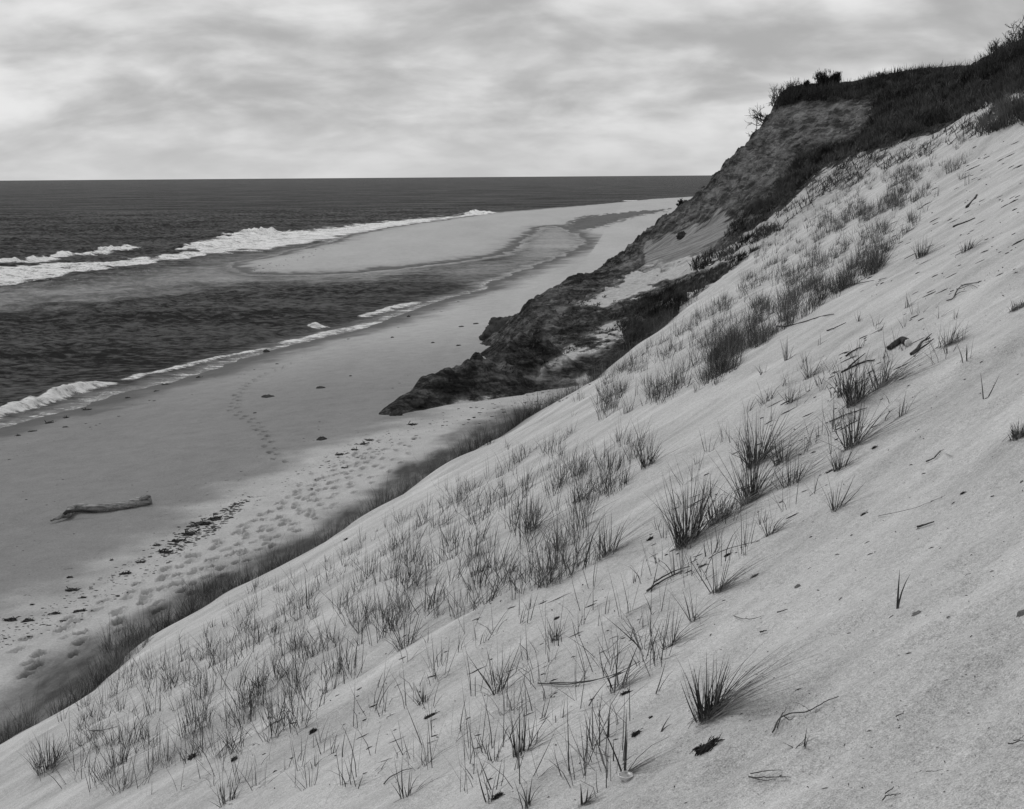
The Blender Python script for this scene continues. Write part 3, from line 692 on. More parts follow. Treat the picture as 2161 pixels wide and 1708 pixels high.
# swash between the last wave and the dry beach
nearf = np.exp(-((sd-.3)/1.2)**2)*.62*(Rf < 130)
foam = np.maximum(foam, nearf*(sd > 0)*(P0[:, 0] < 1040))
edge = np.exp(-((sd-.12+.25*n1)/(.16+.0022*Rf))**2)*.8
foam = np.maximum(foam, edge*.8*(P0[:, 0] < 900)*(P0[:, 1] > 640))
foam = np.maximum(foam, edge*.5*(P0[:, 1] < 600)*(1-lag)*(P0[:, 0] < 760))
outer = np.exp(-(sd/4.)**2)*.55*(P0[:, 1] < 560)*(P0[:, 0] > 480)*(P0[:, 0] < 1700)*sstep(Rf, 150, 220)*(1-lag)
foam = np.maximum(foam, outer)
SHAL = [(-200, 640), (0, 615), (300, 575), (480, 545), (640, 522), (560, 548), (480, 565), (540, 585), (700, 583), (900, 565), (780, 585), (600, 595), (430, 612), (200, 640), (0, 660)]
shal = softpoly(P0[:, 0]+24*n1, P0[:, 1]+9*n1, SHAL, 24)*.85
LAG2 = [(880, 565), (1060, 545), (1100, 505), (1145, 478), (1180, 478), (1234, 508), (1200, 535), (1120, 560), (1030, 590), (980, 600)]
shal = np.maximum(shal, softpoly(P0[:, 0]+20*n1, P0[:, 1]+8*n1, LAG2, 16)*np.interp(P0[:, 0], [880, 1080, 1160], [.3, .45, .95]))
shal = np.maximum(shal, np.exp(-(sd/1.8)**2)*.9)*(Rf < 420)
calm = np.clip(shal*.8+lag*.55, 0, 1)
z = z*(1-sstep(Rf, 380, 500))
V = np.stack([X, Y, z], 1); FF = grid_faces(*R.shape)
kv = sd > -3.0
FF = FF[kv[FF].any(1)]
v2, f2, a2 = compact(V, FF, {'foam': foam, 'shallow': shal, 'calm': calm})
tag(make_obj('sea', v2, f2, M['sea'], attrs=a2), kind='structure')

# ------------------------------------------------------------------ grass
def blade_mesh(bl, nseg=4):
    """bl rows: x,y,z,len,lean angle,azimuth,curve,width ; returns strip quads"""
    bl = np.asarray(bl, float); N = len(bl); ts = np.linspace(0, 1, nseg+1)
    Vs = np.zeros((N, nseg+1, 2, 3)); p = bl[:, :3].copy(); L = bl[:, 3]/nseg
    side = rng.random(N)*2*pi; sx, sy = np.cos(side), np.sin(side)
    for k, t in enumerate(ts):
        w = bl[:, 7]*.5*np.clip(1.08-t**1.4, .06, 1)
        Vs[:, k, 0] = p-np.stack([sx*w, sy*w, 0*w], 1); Vs[:, k, 1] = p+np.stack([sx*w, sy*w, 0*w], 1)
        ang = np.clip(bl[:, 4]+bl[:, 6]*t, -1.9, 2.3)
        p = p+np.stack([np.sin(ang)*np.cos(bl[:, 5])*L, np.sin(ang)*np.sin(bl[:, 5])*L, np.cos(ang)*L], 1)
    i = (np.arange(N)*(nseg+1)*2)[:, None]+(np.arange(nseg)*2)[None, :]
    Fq = np.stack([i, i+1, i+3, i+2], -1).reshape(-1, 4)
    return Vs.reshape(-1, 3), Fq
# world direction in which dead leaves trail: up the slope, away from the sea
TR = math.atan2(-EU[1]-.02*ES[1], -EU[0]-.02*ES[0])
GRAD = .53
def slope_z(dx, dy): return -GRAD*(dx*EU[0]+dy*EU[1])
def upright(nb, h, w, wid, lean=.28):
    r = w*.5*np.sqrt(rng.random(nb))*.45; a = rng.random(nb)*2*pi
    x = r*np.cos(a); y = r*np.sin(a)
    az_ = a+rng.normal(0, .8, nb); L = h*(.4+.65*rng.random(nb)**(.8 if nb > 8 else .4))
    ln = np.abs(rng.normal(0, lean, nb))+(.25*r/(w*.25+1e-6))*lean
    # sea wind leans the stand a little up the slope
    return np.stack([x, y, slope_z(x, y)-.02, L, ln, az_, rng.normal(.12, .25, nb)+(rng.random(nb) < .16)*rng.uniform(.6, 1.8, nb), wid*(.7+.6*rng.random(nb))], 1)
def trailing(nb, h, w, wid, reach=1.3):
    x = rng.normal(0, w*.2, nb); y = rng.normal(0, w*.2, nb)
    az_ = TR+rng.normal(0, .33, nb); L = h*reach*(.4+.8*rng.random(nb))
    up = math.atan(.5)
    ln = rng.normal(.95, .2, nb); cv = (pi/2-up-ln)*1.25+rng.normal(.03, .07, nb)
    return np.stack([x, y, slope_z(x, y)+.0, L, ln, az_, cv, wid*(.6+.5*rng.random(nb))], 1)
def width_at(t): return .0046*(1+min(t, 60)/80)

pts = np.array([(b[0], b[1]) for b in BIG], float)
W3, T3, ok3 = hit(pts)
def two_tone(o, nseg, frac, mat='pale'):
    o.data.materials.append(M[mat]); nb_ = len(o.data.polygons)//nseg; r_ = (rng.random(nb_) < frac).astype(np.int32)
    o.data.polygons.foreach_set('material_index', np.repeat(r_, nseg)); return o
def put_mesh(name, bl, mat, parent=None, nseg=4):
    v, f = blade_mesh(bl, nseg); return two_tone(make_obj(name, v, f, mat, parent), nseg, .22)
n_ind = 0
for (x, y, h, w, nb, ntr, lab), P, t in zip(BIG, W3, T3):
    k = t/F; hh = h*k*1.05; ww = w*k; wid = width_at(t)*1.15
    e = bpy.data.objects.new('grass_clump', None); COL.objects.link(e); e.location = P; e.empty_display_size = .1
    tag(e, lab, 'grass clump')
    bl = upright(nb, hh, ww, wid, .34 if nb > 30 else .38)
    bl[:, 7] *= 1.5 if nb < 7 else 1.1
    put_mesh('blades', bl, M['blade'], e)
    if ntr > 2: put_mesh('dead_leaves', trailing(int(ntr*1.2), hh, ww, wid*.7, 1.7 if nb > 20 else 1.2), M['dead'], e)
    n_ind += 1

# random stands: polygon, count, height(m) range, blades range
STANDS = [
 ('thin dark tuft in the open stand at the lower left of the slope', [(60, 1640), (130, 1520), (330, 1370), (520, 1250), (640, 1240), (700, 1330), (760, 1420), (700, 1520), (500, 1600), (250, 1680)], 470, (.20, .50), (3, 9)),
 ('slender tuft in the long grass band across the middle of the slope', [(700, 1290), (860, 1120), (990, 1010), (1120, 960), (1250, 930), (1370, 925), (1350, 1020), (1230, 1100), (1250, 1200), (1000, 1300), (850, 1330), (760, 1370)], 400, (.25, .52), (4, 12)),
 ('small sparse tuft just below the rim of the slope', [(520, 1240), (700, 1180), (860, 1080), (1000, 985), (1130, 900), (1250, 860), (1200, 930), (1000, 1040), (820, 1180), (620, 1280)], 130, (.15, .38), (3, 7)),
 ('tuft in the moderately thick grass above the slump', [(1210, 850), (1330, 760), (1480, 660), (1560, 620), (1620, 640), (1560, 730), (1560, 800), (1400, 850), (1260, 890)], 420, (.25, .5), (4, 12)),
 ('tuft inside the thick dark belt of far grass', [(1490, 770), (1560, 680), (1680, 610), (1800, 560), (1860, 535), (1860, 570), (1760, 630), (1650, 700), (1560, 770), (1500, 800)], 470, (.3, .55), (6, 16)),
 ('tuft in the pale upper meadow above the thick belt', [(1500, 640), (1620, 560), (1700, 500), (1780, 440), (1880, 420), (1940, 470), (1880, 530), (1780, 555), (1640, 620), (1540, 680)], 420, (.25, .5), (6, 16)),
 ('tuft in the dark patch high under the bluff', [(1730, 470), (1800, 420), (1900, 360), (1975, 350), (1960, 410), (1900, 450), (1800, 490), (1740, 500)], 300, (.3, .5), (6, 14)),
 ('tuft on the sandy shoulder just below the scrub edge', [(1560, 560), (1620, 490), (1700, 415), (1780, 365), (1900, 320), (2020, 275), (2060, 290), (1950, 350), (1780, 440), (1660, 520), (1600, 560)], 260, (.25, .5), (4, 12)),
 ('scattered tuft on the sand beside the scrub at the top', [(1850, 400), (1960, 310), (2050, 290), (2060, 380), (1990, 450), (1900, 450)], 60, (.25, .5), (5, 14)),
 ('thin lone tuft on the bare lower slope', [(300, 1680), (700, 1540), (900, 1350), (1200, 1250), (1500, 1180), (1400, 1400), (1300, 1680)], 190, (.14, .38), (2, 5)),
 ('small tuft scattered among the big clumps on the right', [(1350, 1200), (1450, 1000), (1560, 860), (1700, 740), (1900, 660), (2050, 640), (2060, 720), (1880, 900), (1760, 1000), (1650, 1130), (1500, 1230)], 120, (.12, .34), (2, 8)),
]
def sample_poly(poly, N):
    P = np.array(poly, float); lo, hi = P.min(0), P.max(0); out = np.zeros((0, 2))
    while len(out) < N:
        q = lo+rng.random((N*3, 2))*(hi-lo); q = q[inpoly(q[:, 0], q[:, 1], P)]
        # clumping
        c = fbm(q[:, 0]/55, q[:, 1]/38+.35*q[:, 0]/38, 3); q = q[c+rng.normal(0, .22, len(q)) > .0]
        out = np.vstack([out, q])
    return out[:N]
small = []   # (image size, point, t, height, blades, label)
for lab, poly, N, hr, br in STANDS:
    q = sample_poly(poly, N); P, t, dn = hit(q)
    for i in range(N):
        if not dn[i] or t[i] > 75: continue
        h = hr[0]+(hr[1]-hr[0])*random.random()**1.3
        nb = random.randint(*br); small.append([h/t[i]*math.sqrt(nb), P[i], t[i], h, nb, lab])
# tufts crowding the hidden side of the rim, their tips showing over it
for k in range(2300):
    f = random.random()**.75; idx = f*(len(LP)-3); i = int(idx); fr = idx-i
    a, b = LP[i], LP[i+1]; s = a[0]+(b[0]-a[0])*fr; u = a[1]+(b[1]-a[1])*fr
    off = random.uniform(.15, .5+1.6*min(1, max(0, (s-17)/10))); s += random.uniform(-.3, .8); u += off
    rimn = float(fbm(np.array([s*.55]), np.array([u*.8]), 3)[0])
    if rimn < random.gauss(-.22, .12): continue
    x, y = xy(s, u); small.append([0, np.array([x, y, np.nan]), math.hypot(x, y), random.uniform(.28, .66)+.35*max(0, rimn)+(.25 if random.random() < .06 else 0), random.randint(4, 13), 'rim'])
rimi = [i for i, r in enumerate(small) if r[5] == 'rim']
zz = ground([small[i][1][0] for i in rimi], [small[i][1][1] for i in rimi])
for i, zv in zip(rimi, zz): small[i][1][2] = zv; small[i][0] = .6*small[i][3]/small[i][2]*math.sqrt(small[i][4])
order = sorted(range(len(small)), key=lambda i: -small[i][0])
GR = {'rim': 'tuft in the dark fringe of grass standing behind the rim of the slope'}
bins = [(2, 4), (5, 9), (10, 16), (17, 30)]
protos = {}
for bi, (lo, hi) in enumerate(bins):
    for v in range(8):
        nb = random.randint(lo, hi)
        bl = upright(nb, 1., .85, .0115, .42)
        if v % 2 and nb > 4: bl = np.vstack([bl, trailing(max(2, nb//2), .8, .4, .012)])
        vv, ff = blade_mesh(bl); ob = make_obj('grass_tuft', vv, ff, M['blade'] if v % 3 else M['farblade']); two_tone(ob, 4, .25); protos[(bi, v)] = ob; COL.objects.unlink(ob)
NI = 300-n_ind
sizeword = {0: 'very sparse', 1: 'sparse', 2: 'full', 3: 'very full'}
for i in order[:NI]:
    _, P, t, h, nb, lab = small[i]
    bi = next(b for b, (lo, hi) in enumerate(bins) if nb <= hi)
    o = protos[(bi, random.randint(0, 7))].copy(); COL.objects.link(o)
    o.location = P; o.scale = (h, h, h); o.rotation_euler = (0, 0, random.uniform(-.5, .5))
    L = sizeword[bi]+' '+GR.get(lab, lab); tag(o, L, 'grass tuft', L)
parts = {'blade': [], 'farblade': [], 'pale': []}
for i in order[NI:]:
    _, P, t, h, nb, lab = small[i]
    bl = upright(nb, h, .8*h, width_at(t), .36)
    if random.random() < .5: bl = np.vstack([bl, trailing(max(2, nb//2), h*.8, .4*h, width_at(t)*.8)])
    bl[:, :3] += P; parts['blade'].append(bl)
v, f = blade_mesh(np.vstack(parts['blade']), 3)
tag(two_tone(make_obj('beach_grass', v, f, M['farblade']), 3, .22), 'thin beach grass spread over the far dune slope and along its rim', 'grass', kind='stuff')

# ------------------------------------------------------------------ bluff vegetation (stuff)
def veg(name, regions, mat, label):
    allb = []
    for poly, N, hr, nb, ln, tr in regions:
        P = np.array(poly, float); lo, hi = P.min(0), P.max(0); q = lo+rng.random((N*4, 2))*(hi-lo); q = q[inpoly(q[:, 0], q[:, 1], P)][:N]
        c = fbm(q[:, 0]/30, q[:, 1]/22, 3); q = q[c > -.35]
        W_, t, dn = hit(q); W_ = W_[dn & (t < 140)]; t = t[dn & (t < 140)]
        for p, tt in zip(W_, t):
            h = random.uniform(*hr); b = upright(nb, h, h*1.4, .014+.0004*tt, ln)
            if tr: b = np.vstack([b, trailing(nb, h, h, .014+.0003*tt, 1.3)])
            b[:, :3] += p; allb.append(b)
    v, f = blade_mesh(np.vstack(allb), 3); return tag(make_obj(name, v, f, mat), label, 'scrub', kind='stuff')
veg('scrub', [
 ([(1650, 200), (1700, 190), (1790, 188), (1870, 162), (1960, 150), (2065, 152), (2110, 125), (2170, 95), (2170, 195), (2070, 233), (2000, 258), (1900, 292), (1850, 308), (1812, 298), (1845, 240), (1836, 205), (1700, 215), (1655, 222)], 5200, (.22, .6), 6, .45, False),
 ([(1655, 385), (1680, 335), (1740, 312), (1812, 300), (1850, 310), (1745, 345), (1690, 396), (1650, 430), (1620, 430)], 900, (.25, .6), 6, .5, True),
 ([(1540, 480), (1580, 445), (1650, 410), (1690, 400), (1640, 445), (1580, 490), (1520, 520)], 260, (.2, .5), 5, .5, True),
 ([(1330, 640), (1480, 585), (1540, 545), (1610, 520), (1500, 600), (1450, 640), (1380, 700), (1320, 730), (1300, 670)], 900, (.2, .5), 5, .45, True),
 ([(1440, 560), (1530, 520), (1620, 480), (1660, 480), (1560, 530), (1480, 575)], 260, (.25, .5), 7, .4, False),
 ([(1120, 650), (1200, 610), (1330, 640), (1300, 700), (1180, 760), (1050, 800), (1060, 770), (1120, 700)], 300, (.1, .25), 4, .6, True),
], M['scrub'], 'dark low scrub and rough grass covering the bluff top and broken scarp')
veg('skyline_brush', [
 ([(1780, 189), (1870, 163), (1960, 150), (2070, 153), (2070, 160), (1960, 157), (1870, 171), (1790, 197)], 900, (.3, .9), 4, .5, False),
 ([(1640, 212), (1660, 196), (1790, 189), (1790, 200), (1700, 206), (1650, 225)], 500, (.4, 1.1), 4, .5, False),
 ([(2065, 155), (2110, 125), (2170, 95), (2170, 115), (2110, 140), (2075, 165)], 500, (.5, 1.3), 5, .5, False),
 ([(2070, 236), (1960, 275), (1870, 310), (1750, 355), (1690, 410), (1620, 470), (1640, 490), (1720, 430), (1800, 370), (1900, 325), (2060, 262)], 330, (.3, .7), 4, .8, True),
], M['twig'], 'taller twiggy brush along the skyline and lower edge of the bluff scrub')
veg('dry_grass', [
 ([(2060, 270), (2110, 215), (2170, 200), (2170, 262), (2120, 270), (2070, 290)], 260, (.3, .7), 8, .5, False),
 ([(1850, 160), (1960, 152), (2060, 158), (2160, 120), (2160, 200), (2000, 240), (1850, 300)], 700, (.2, .5), 4, .5, False),
 ([(1700, 330), (1900, 330), (2050, 260), (2080, 280), (1900, 350), (1780, 400), (1650, 440)], 300, (.3, .6), 4, .9, True),
], M['scrubpale'], 'paler dry grass tufts mixed into the scrub and on the crest at the upper right')

# ------------------------------------------------------------------ tubes, lumps and small things
def tube(path, rad, nside=6, wob=0., cap=True):
    path = np.asarray(path, float); rad = np.asarray(rad, float)*np.ones(len(path)); V = []; n_ = len(path)
    tg = np.gradient(path, axis=0); tg /= np.linalg.norm(tg, axis=1)[:, None]+1e-9
    up = np.array([0, 0, 1.]) if abs(tg[0, 2]) < .9 else np.array([1., 0, 0])
    for i in range(n_):
        a = np.cross(tg[i], up); a /= np.linalg.norm(a)+1e-9; b = np.cross(a, tg[i])
        for k in range(nside):
            th = 2*pi*k/nside; r = rad[i]*(1+wob*(rng.random()-.5)*2)
            V.append(path[i]+r*(cos(th)*a+sin(th)*b))
    Fq = [(i*nside+k, i*nside+(k+1) % nside, (i+1)*nside+(k+1) % nside, (i+1)*nside+k) for i in range(n_-1) for k in range(nside)]
    if cap:
        c0 = len(V); V.append(path[0]); V.append(path[-1])
        Fq += [(c0, (k+1) % nside, k, k) for k in range(nside)]
        Fq += [(c0+1, (n_-1)*nside+k, (n_-1)*nside+(k+1) % nside, (n_-1)*nside+(k+1) % nside) for k in range(nside)]
    return np.array(V), np.array(Fq)
def tri_obj(name, V, Fq, mat, parent=None, smooth=True):
    faces = [tuple(dict.fromkeys(map(int, q))) for q in Fq]
    me = bpy.data.meshes.new(name); me.from_pydata([tuple(v) for v in V], [], faces); me.update()
    if smooth: me.polygons.foreach_set('use_smooth', np.ones(len(me.polygons), bool))
    me.materials.append(mat); o = bpy.data.objects.new(name, me); COL.objects.link(o)
    if parent: o.parent = parent
    return o
def join(lst):
    V = []; Fq = []; k = 0
    for v, f in lst: V.append(v); Fq += [tuple(int(a)+k for a in q) for q in f]; k += len(v)
    return np.vstack(V), Fq
def smooth_path(pts, n_=20, jit=0.):
    pts = np.asarray(pts, float); t = np.linspace(0, len(pts)-1, n_); i = np.arange(len(pts))
    out = np.stack([np.interp(t, i, pts[:, k]) for k in range(pts.shape[1])], 1)
    for _ in range(2): out[1:-1] = (out[:-2]+2*out[1:-1]+out[2:])/4
    return out+rng.normal(0, jit, out.shape)*(jit > 0)
def lump(sx, sy, sz, rough=.3, n_=22, m_=14, freq=2.):
    th = np.linspace(0, 2*pi, n_, endpoint=False); ph = np.linspace(-.5, pi/2, m_); o = rng.random(2)*50
    PH, TH = np.meshgrid(ph, th, indexing='ij'); D = np.stack([np.cos(PH)*np.cos(TH), np.cos(PH)*np.sin(TH), np.sin(PH)], -1).reshape(-1, 3)
    q = 1+rough*fbm(D[:, 0]*freq+o[0]+D[:, 2], D[:, 1]*freq+o[1]-D[:, 2]*freq, 4)
    V = D*q[:, None]*np.array([sx, sy, sz])
    Fq = [(i*n_+k, i*n_+(k+1) % n_, (i+1)*n_+(k+1) % n_, (i+1)*n_+k) for i in range(m_-1) for k in range(n_)]
    return np.array(V), Fq
def local_path(imgpts, lift):
    P, t, dn = hit(np.array(imgpts, float)); P[:, 2] += lift; return P, t

# driftwood log on the beach
LG = [(107, 1101), (125, 1096), (146, 1091), (150, 1080), (168, 1076), (205, 1078), (255, 1071), (290, 1064), (320, 1060)]
P, t = local_path([(x, y+4) for x, y in LG], 0); lr = np.array([.03, .08, .12, .13, .14, .15, .17, .18, .14])
lr = lr*.74; P[:, 2] = P[:, 2].mean()+lr*.8+np.array([0, 0, .01, .03, .03, .02, .03, .07, .10]); org = P[4].copy(); org[2] -= .12
e = bpy.data.objects.new('driftwood_log', None); COL.objects.link(e); e.location = org; tag(e, 'long weathered driftwood log lying on the smooth wet beach', 'log')
path = smooth_path(np.column_stack([P-org, lr]), 34, .006)
v, f = tube(path[:, :3], path[:, 3], 14, .09); tri_obj('trunk', v, f, M['wood'], e)
a = path[-4, :3]; v, f = tube([a+[-.05, 0, .02], a+[.08, -.06, .14], a+[.22, -.10, .19], a+[.30, -.10, .18]], [.08, .07, .06, .03], 9, .12); tri_obj('branch_stub', v, f, M['wood'], e)
a = path[6, :3]; v, f = tube([a+[0, 0, .02], a+[.1, .0, .12], a+[.5, .03, .14], a+[.9, .02, .10]], [.05, .05, .035, .02], 8, .15); tri_obj('split_bark', v, f, M['darkwood'], e)

# driftwood stick with pale knot on the upper dune
P, t = local_path([(1874, 743), (1890, 733), (1905, 724), (1914, 728)], .03); org = P[1].copy()
e = bpy.data.objects.new('driftwood_stick', None); COL.objects.link(e); e.location = org; tag(e, 'thick dark driftwood stick with a pale broken end on the upper slope', 'stick')
q = smooth_path(P-org, 12, .004); v, f = tube(q, np.linspace(.022, .042, 12), 9, .1); tri_obj('shaft', v, f, M['darkwood'], e)
a = q[-1]; v, f = lump(.03, .03, .045, .3); tri_obj('broken_end', v+a+[.0, -.045, -.01], f, M['bleached'], e)
v, f = lump(.04, .035, .04, .35); tri_obj('knot', v+a+[.05, -.03, -.05], f, M['darkwood'], e)

# clear plastic cup
P, t = local_path([(1320, 1640)], 0); k = t[0]/F; r0 = 15*k; P[0, 2] += r0*.15
e = bpy.data.objects.new('plastic_cup', None); COL.objects.link(e); e.location = P[0]; tag(e, 'clear crushed plastic cup half buried at the foot of the tall sprout', 'cup')
th = np.linspace(0, 2*pi, 28, endpoint=False); V = []
prof = [(.35, -.7), (.62, -.62), (.85, -.3), (1.0, .15), (.96, .2), (.80, -.25), (.56, -.52), (.3, -.58)]
for r_, z_ in prof:
    for a in th: V.append(((r_+.05*sin(3*a))*cos(a)*r0, (r_+.04*cos(4*a))*sin(a)*r0, z_*r0+.03*r0*sin(5*a)+.35*r0))
Fq = [(i*28+k_, i*28+(k_+1) % 28, (i+1)*28+(k_+1) % 28, (i+1)*28+k_) for i in range(7) for k_ in range(28)]
tri_obj('cup_wall', V, Fq, M['plastic'], e)
v, f = tube([(r0*1.0*cos(a), r0*1.0*sin(a), .52*r0+.03*r0*sin(5*a)) for a in np.linspace(0, 2*pi, 29)], r0*.07, 6, 0, False); tri_obj('rim', v, f, M['plastic'], e)

# dark wads of seaweed: tangles of strips over a lump
def wad(x, y, wpx, hpx, lab, grp=None, on='sand'):
    P, t = local_path([(x, y)], 0); k = t[0]/F; w_ = wpx*k*.5; h_ = hpx*k*.5
    bits = [lump(w_*.55, w_*.35, h_*.5, .9, 18, 10, 3.5)]
    for j in range(12 if t[0] > 15 else 60):
        a = rng.random()*2*pi; r = w_*rng.uniform(.3, 1.1); c = np.array([cos(a)*r*.7, sin(a)*r*.45, h_*.5*rng.random()])
        d = rng.normal(0, 1, 3); d[2] *= .5; d /= np.linalg.norm(d); L = w_*rng.uniform(.2, .7)
        bits.append(tube([c, c+d*L*.5+[0, 0, L*.15], c+d*L], [L*.07, L*.09, L*.02], 4, .4))
    v, f = join(bits); v = v+[0, 0, 0]
    if t[0] < 22: v[:, 2] += slope_z(v[:, 0], v[:, 1])*.9
    o = tri_obj('seaweed_clump', v, f, M['weed']); o.location = P[0]; tag(o, lab, 'seaweed', grp)
for a in [(1490, 1585, 60, 50, 'largest black ragged wad of seaweed, just below the densest foreground clump'),
 (1505, 1570, 36, 30, 'black scrap joined to the upper right of the largest wad'),
 (1342, 1547, 30, 26, 'black crumpled scrap between the tall sprout and the wide V blades'),
 (1373, 1521, 12, 12, 'tiny black scrap above the crumpled scrap'),
 (908, 1515, 34, 14, 'black curled strip under the short row of blades'),
 (1175, 1305, 16, 10, 'small black scrap above the small dark bundle'),
 (1372, 1146, 18, 12, 'black scrap at the left foot of the tall thick clump'),
 (1535, 1167, 20, 12, 'black scrap on open sand right of the tall thick clump'),
 (1483, 1197, 22, 9, 'flat black scrap above the slim tall tuft'),
 (1594, 1215, 20, 8, 'flat black strip right of the slim tall tuft'),
 (1823, 1086, 18, 10, 'black oval scrap on bare sand'),
 (2032, 1043, 14, 10, 'small round black scrap far right on bare sand'),
 (2095, 1040, 10, 6, 'tiny black scrap nearest the right edge on bare sand'),
 (1751, 1006, 22, 10, 'flat dark scrap left of the stubby dark tuft'),
 (1050, 1688, 34, 26, 'black scrap at the foot of long dark blades on the bottom edge'),
 (660, 1545, 22, 26, 'black crumbled scrap in the lower left stand'),
 (495, 1607, 20, 22, 'black knobby scrap low in the left stand'),
 (405, 1600, 26, 28, 'dark upright flake left of the knobby scrap'),
 (86, 1617, 12, 8, 'small black scrap above the thick corner clump'),
 (730, 1140, 14, 10, 'round black scrap on the rim of the slope'),
 (1845, 950, 14, 16, 'little dark scrap right of the upright clump'),
 (1320, 1468, 26, 16, 'dark knot in the line of dead stems under the drooping tuft')]: wad(*a)
BW = [(22, 1309, 44, 16), (60, 1311, 34, 18), (68, 1277, 14, 9), (148, 1220, 20, 10), (152, 1246, 46, 12), (265, 1212, 32, 14), (118, 1296, 34, 10), (170, 1290, 40, 8), (175, 1262, 24, 8), (236, 1183, 14, 8),
 (430, 1107, 60, 16), (455, 1096, 40, 14), (400, 1128, 50, 12), (375, 1142, 40, 10), (350, 1165, 44, 9), (296, 1187, 30, 7), (330, 1152, 26, 7), (718, 960, 34, 9), (768, 938, 30, 9), (780, 930, 24, 8), (748, 950, 24, 6), (728, 988, 24, 5),
 (870, 896, 28, 7), (40, 920, 16, 7), (70, 911, 24, 7), (105, 893, 30, 9), (138, 902, 18, 6), (142, 882, 20, 5), (185, 865, 28, 7), (270, 840, 16, 5), (330, 826, 20, 4), (420, 797, 20, 4), (350, 812, 24, 4)]
for j, (x, y, w_, h_) in enumerate(BW):
    if y > 1060 and x < 350: lab = 'dark seaweed clump in the scattered wrack on the left of the beach'
    elif y > 1080: lab = 'dark seaweed clump in the thick diagonal wrack heap on the beach'
    elif x > 600: lab = 'dark seaweed strip on the dry sand below the slump toe'
    else: lab = 'dark seaweed clump on the tide line near the water at left'
    wad(x, y, w_, h_, lab, lab)
# stones and lumps on the beach
def stone(x, y, wpx, hpx, lab, mat='stone', grp=None, name='stone', cat='stone'):
    P, t = local_path([(x, y)], 0)
    if name in ('clay_outcrop', 'clay_block') and y < 800:
        b_ = at_z([(x, y)], 1.35)[0]; P = np.array([[b_[0], b_[1], 1.25]]); t = np.array([math.hypot(b_[0], b_[1])])
    k = t[0]/F
    v, f = lump(wpx*k*.5, wpx*k*.36, hpx*k*(.85 if wpx >= 30 or name == 'turf_block' else .55), .35 if wpx < 40 else .2, 40 if wpx > 40 else 22, 20 if wpx > 40 else 12, 2.0)
    if t[0] < 20: v[:, 2] += slope_z(v[:, 0], v[:, 1])*.8
    o = tri_obj(name, v, f, M[mat]); o.location = P[0]; o.rotation_euler = (0, 0, random.uniform(-.3, .3)); tag(o, lab, cat, grp)
for a in [(562, 743, 14, 9, 'pointed stone sitting at the edge of the swash', 'clay'), (565, 838, 26, 8, 'long flat dark stone alone in the middle of the beach', 'clay'), (677, 819, 20, 6, 'smaller flat dark stone right of the long flat one', 'clay'),
 (680, 928, 20, 10, 'rounded dark lump on the wet sand left of the slump toe', 'clay'), (862, 669, 8, 5, 'dark stone on the tide line beyond the foam', 'clay'), (655, 687, 12, 5, 'dark lump standing in the shallow wash', 'clay'),
 (740, 794, 6, 4, 'tiny stone on the open beach between flat stone and slump', 'clay'), (914, 724, 8, 4, 'small stone in the row of three below the outcrop, left one', 'clay'), (828, 713, 7, 4, 'small stone far left of the outcrop', 'clay'), (968, 730, 10, 4, 'small stone in the row below the outcrop, nearest the slump', 'clay'),
 (974, 690, 12, 4, 'small dark stone just left of the outcrop', 'clay'), (1004, 684, 12, 4, 'small dark stone at the tip of the outcrop', 'clay'), (538, 872, 8, 3, 'small dark stone beside the bend in the footprints', 'clay'),
 (1683, 1244, 12, 10, 'small grey stone on the bare sand right of the slim tall tuft', 'stone'), (2157, 1298, 22, 16, 'grey stone cut by the right edge', 'stone'), (1934, 1296, 20, 8, 'long pale pebble near the lone sprout', 'stone'), (2157, 1011, 8, 7, 'pebble at the right edge above the bare sand', 'stone')]: stone(*a)
# dark clay blocks at the slump
stone(1074, 704, 108, 46, 'big dark clay outcrop jutting from the slump onto the beach', 'clay', None, 'clay_outcrop', 'outcrop')
stone(1042, 709, 56, 22, 'low pointed end block of the outcrop', 'clay', None, 'clay_block', 'clay block')
stone(1068, 733, 36, 7, 'thin dark slab on the sand below the outcrop', 'clay', None, 'clay_block', 'clay block')
stone(836, 876, 26, 18, 'rough dark block at the very toe of the slump', 'clay', None, 'clay_block', 'clay block')
stone(880, 852, 30, 12, 'dark block on the seaward edge of the slump toe', 'clay', None, 'clay_block', 'clay block')
stone(1600, 445, 60, 34, 'dark overhanging block of turf below the sand face', 'clay', None, 'turf_block', 'turf block')
stone(1440, 500, 26, 12, 'dark clod lying on the streaked sand chute', 'clay', None, 'turf_block', 'turf block')
# twigs and dry stems lying on the sand
def twig(pts_, lab, wpx=2.2, mat='twig', name='dry_stem', cat='stem', extra=(), lift=.012):
    allp = [p for p in pts_]; P, t = local_path(allp, lift); org = P[0].copy(); k = t.mean()/F
    bits = [tube(smooth_path(P-org, 4*len(P), .0007*max(1, k*F/8)), np.linspace(wpx*.5*k, wpx*.25*k, 4*len(P)), 5, .15)]
    for ex in extra:
        Q, _ = local_path(ex, lift+.01); bits.append(tube(smooth_path(Q-org, 10, .0007*max(1, k*F/8)), np.linspace(wpx*.4*k, wpx*.15*k, 10), 5, .15))
    v, f = join(bits); o = tri_obj(name, v, f, M[mat]); o.location = org; tag(o, lab, cat); return o
twig([(1630, 1545), (1645, 1520), (1670, 1510), (1700, 1508), (1722, 1500), (1740, 1490), (1770, 1478)], 'curved dry stem with a dark root end right of the densest clump', 3.5, extra=[[(1634, 1545), (1640, 1532), (1652, 1515)], [(1640, 1540), (1648, 1522), (1660, 1505)], [(1652, 1520), (1668, 1525), (1676, 1518)]])
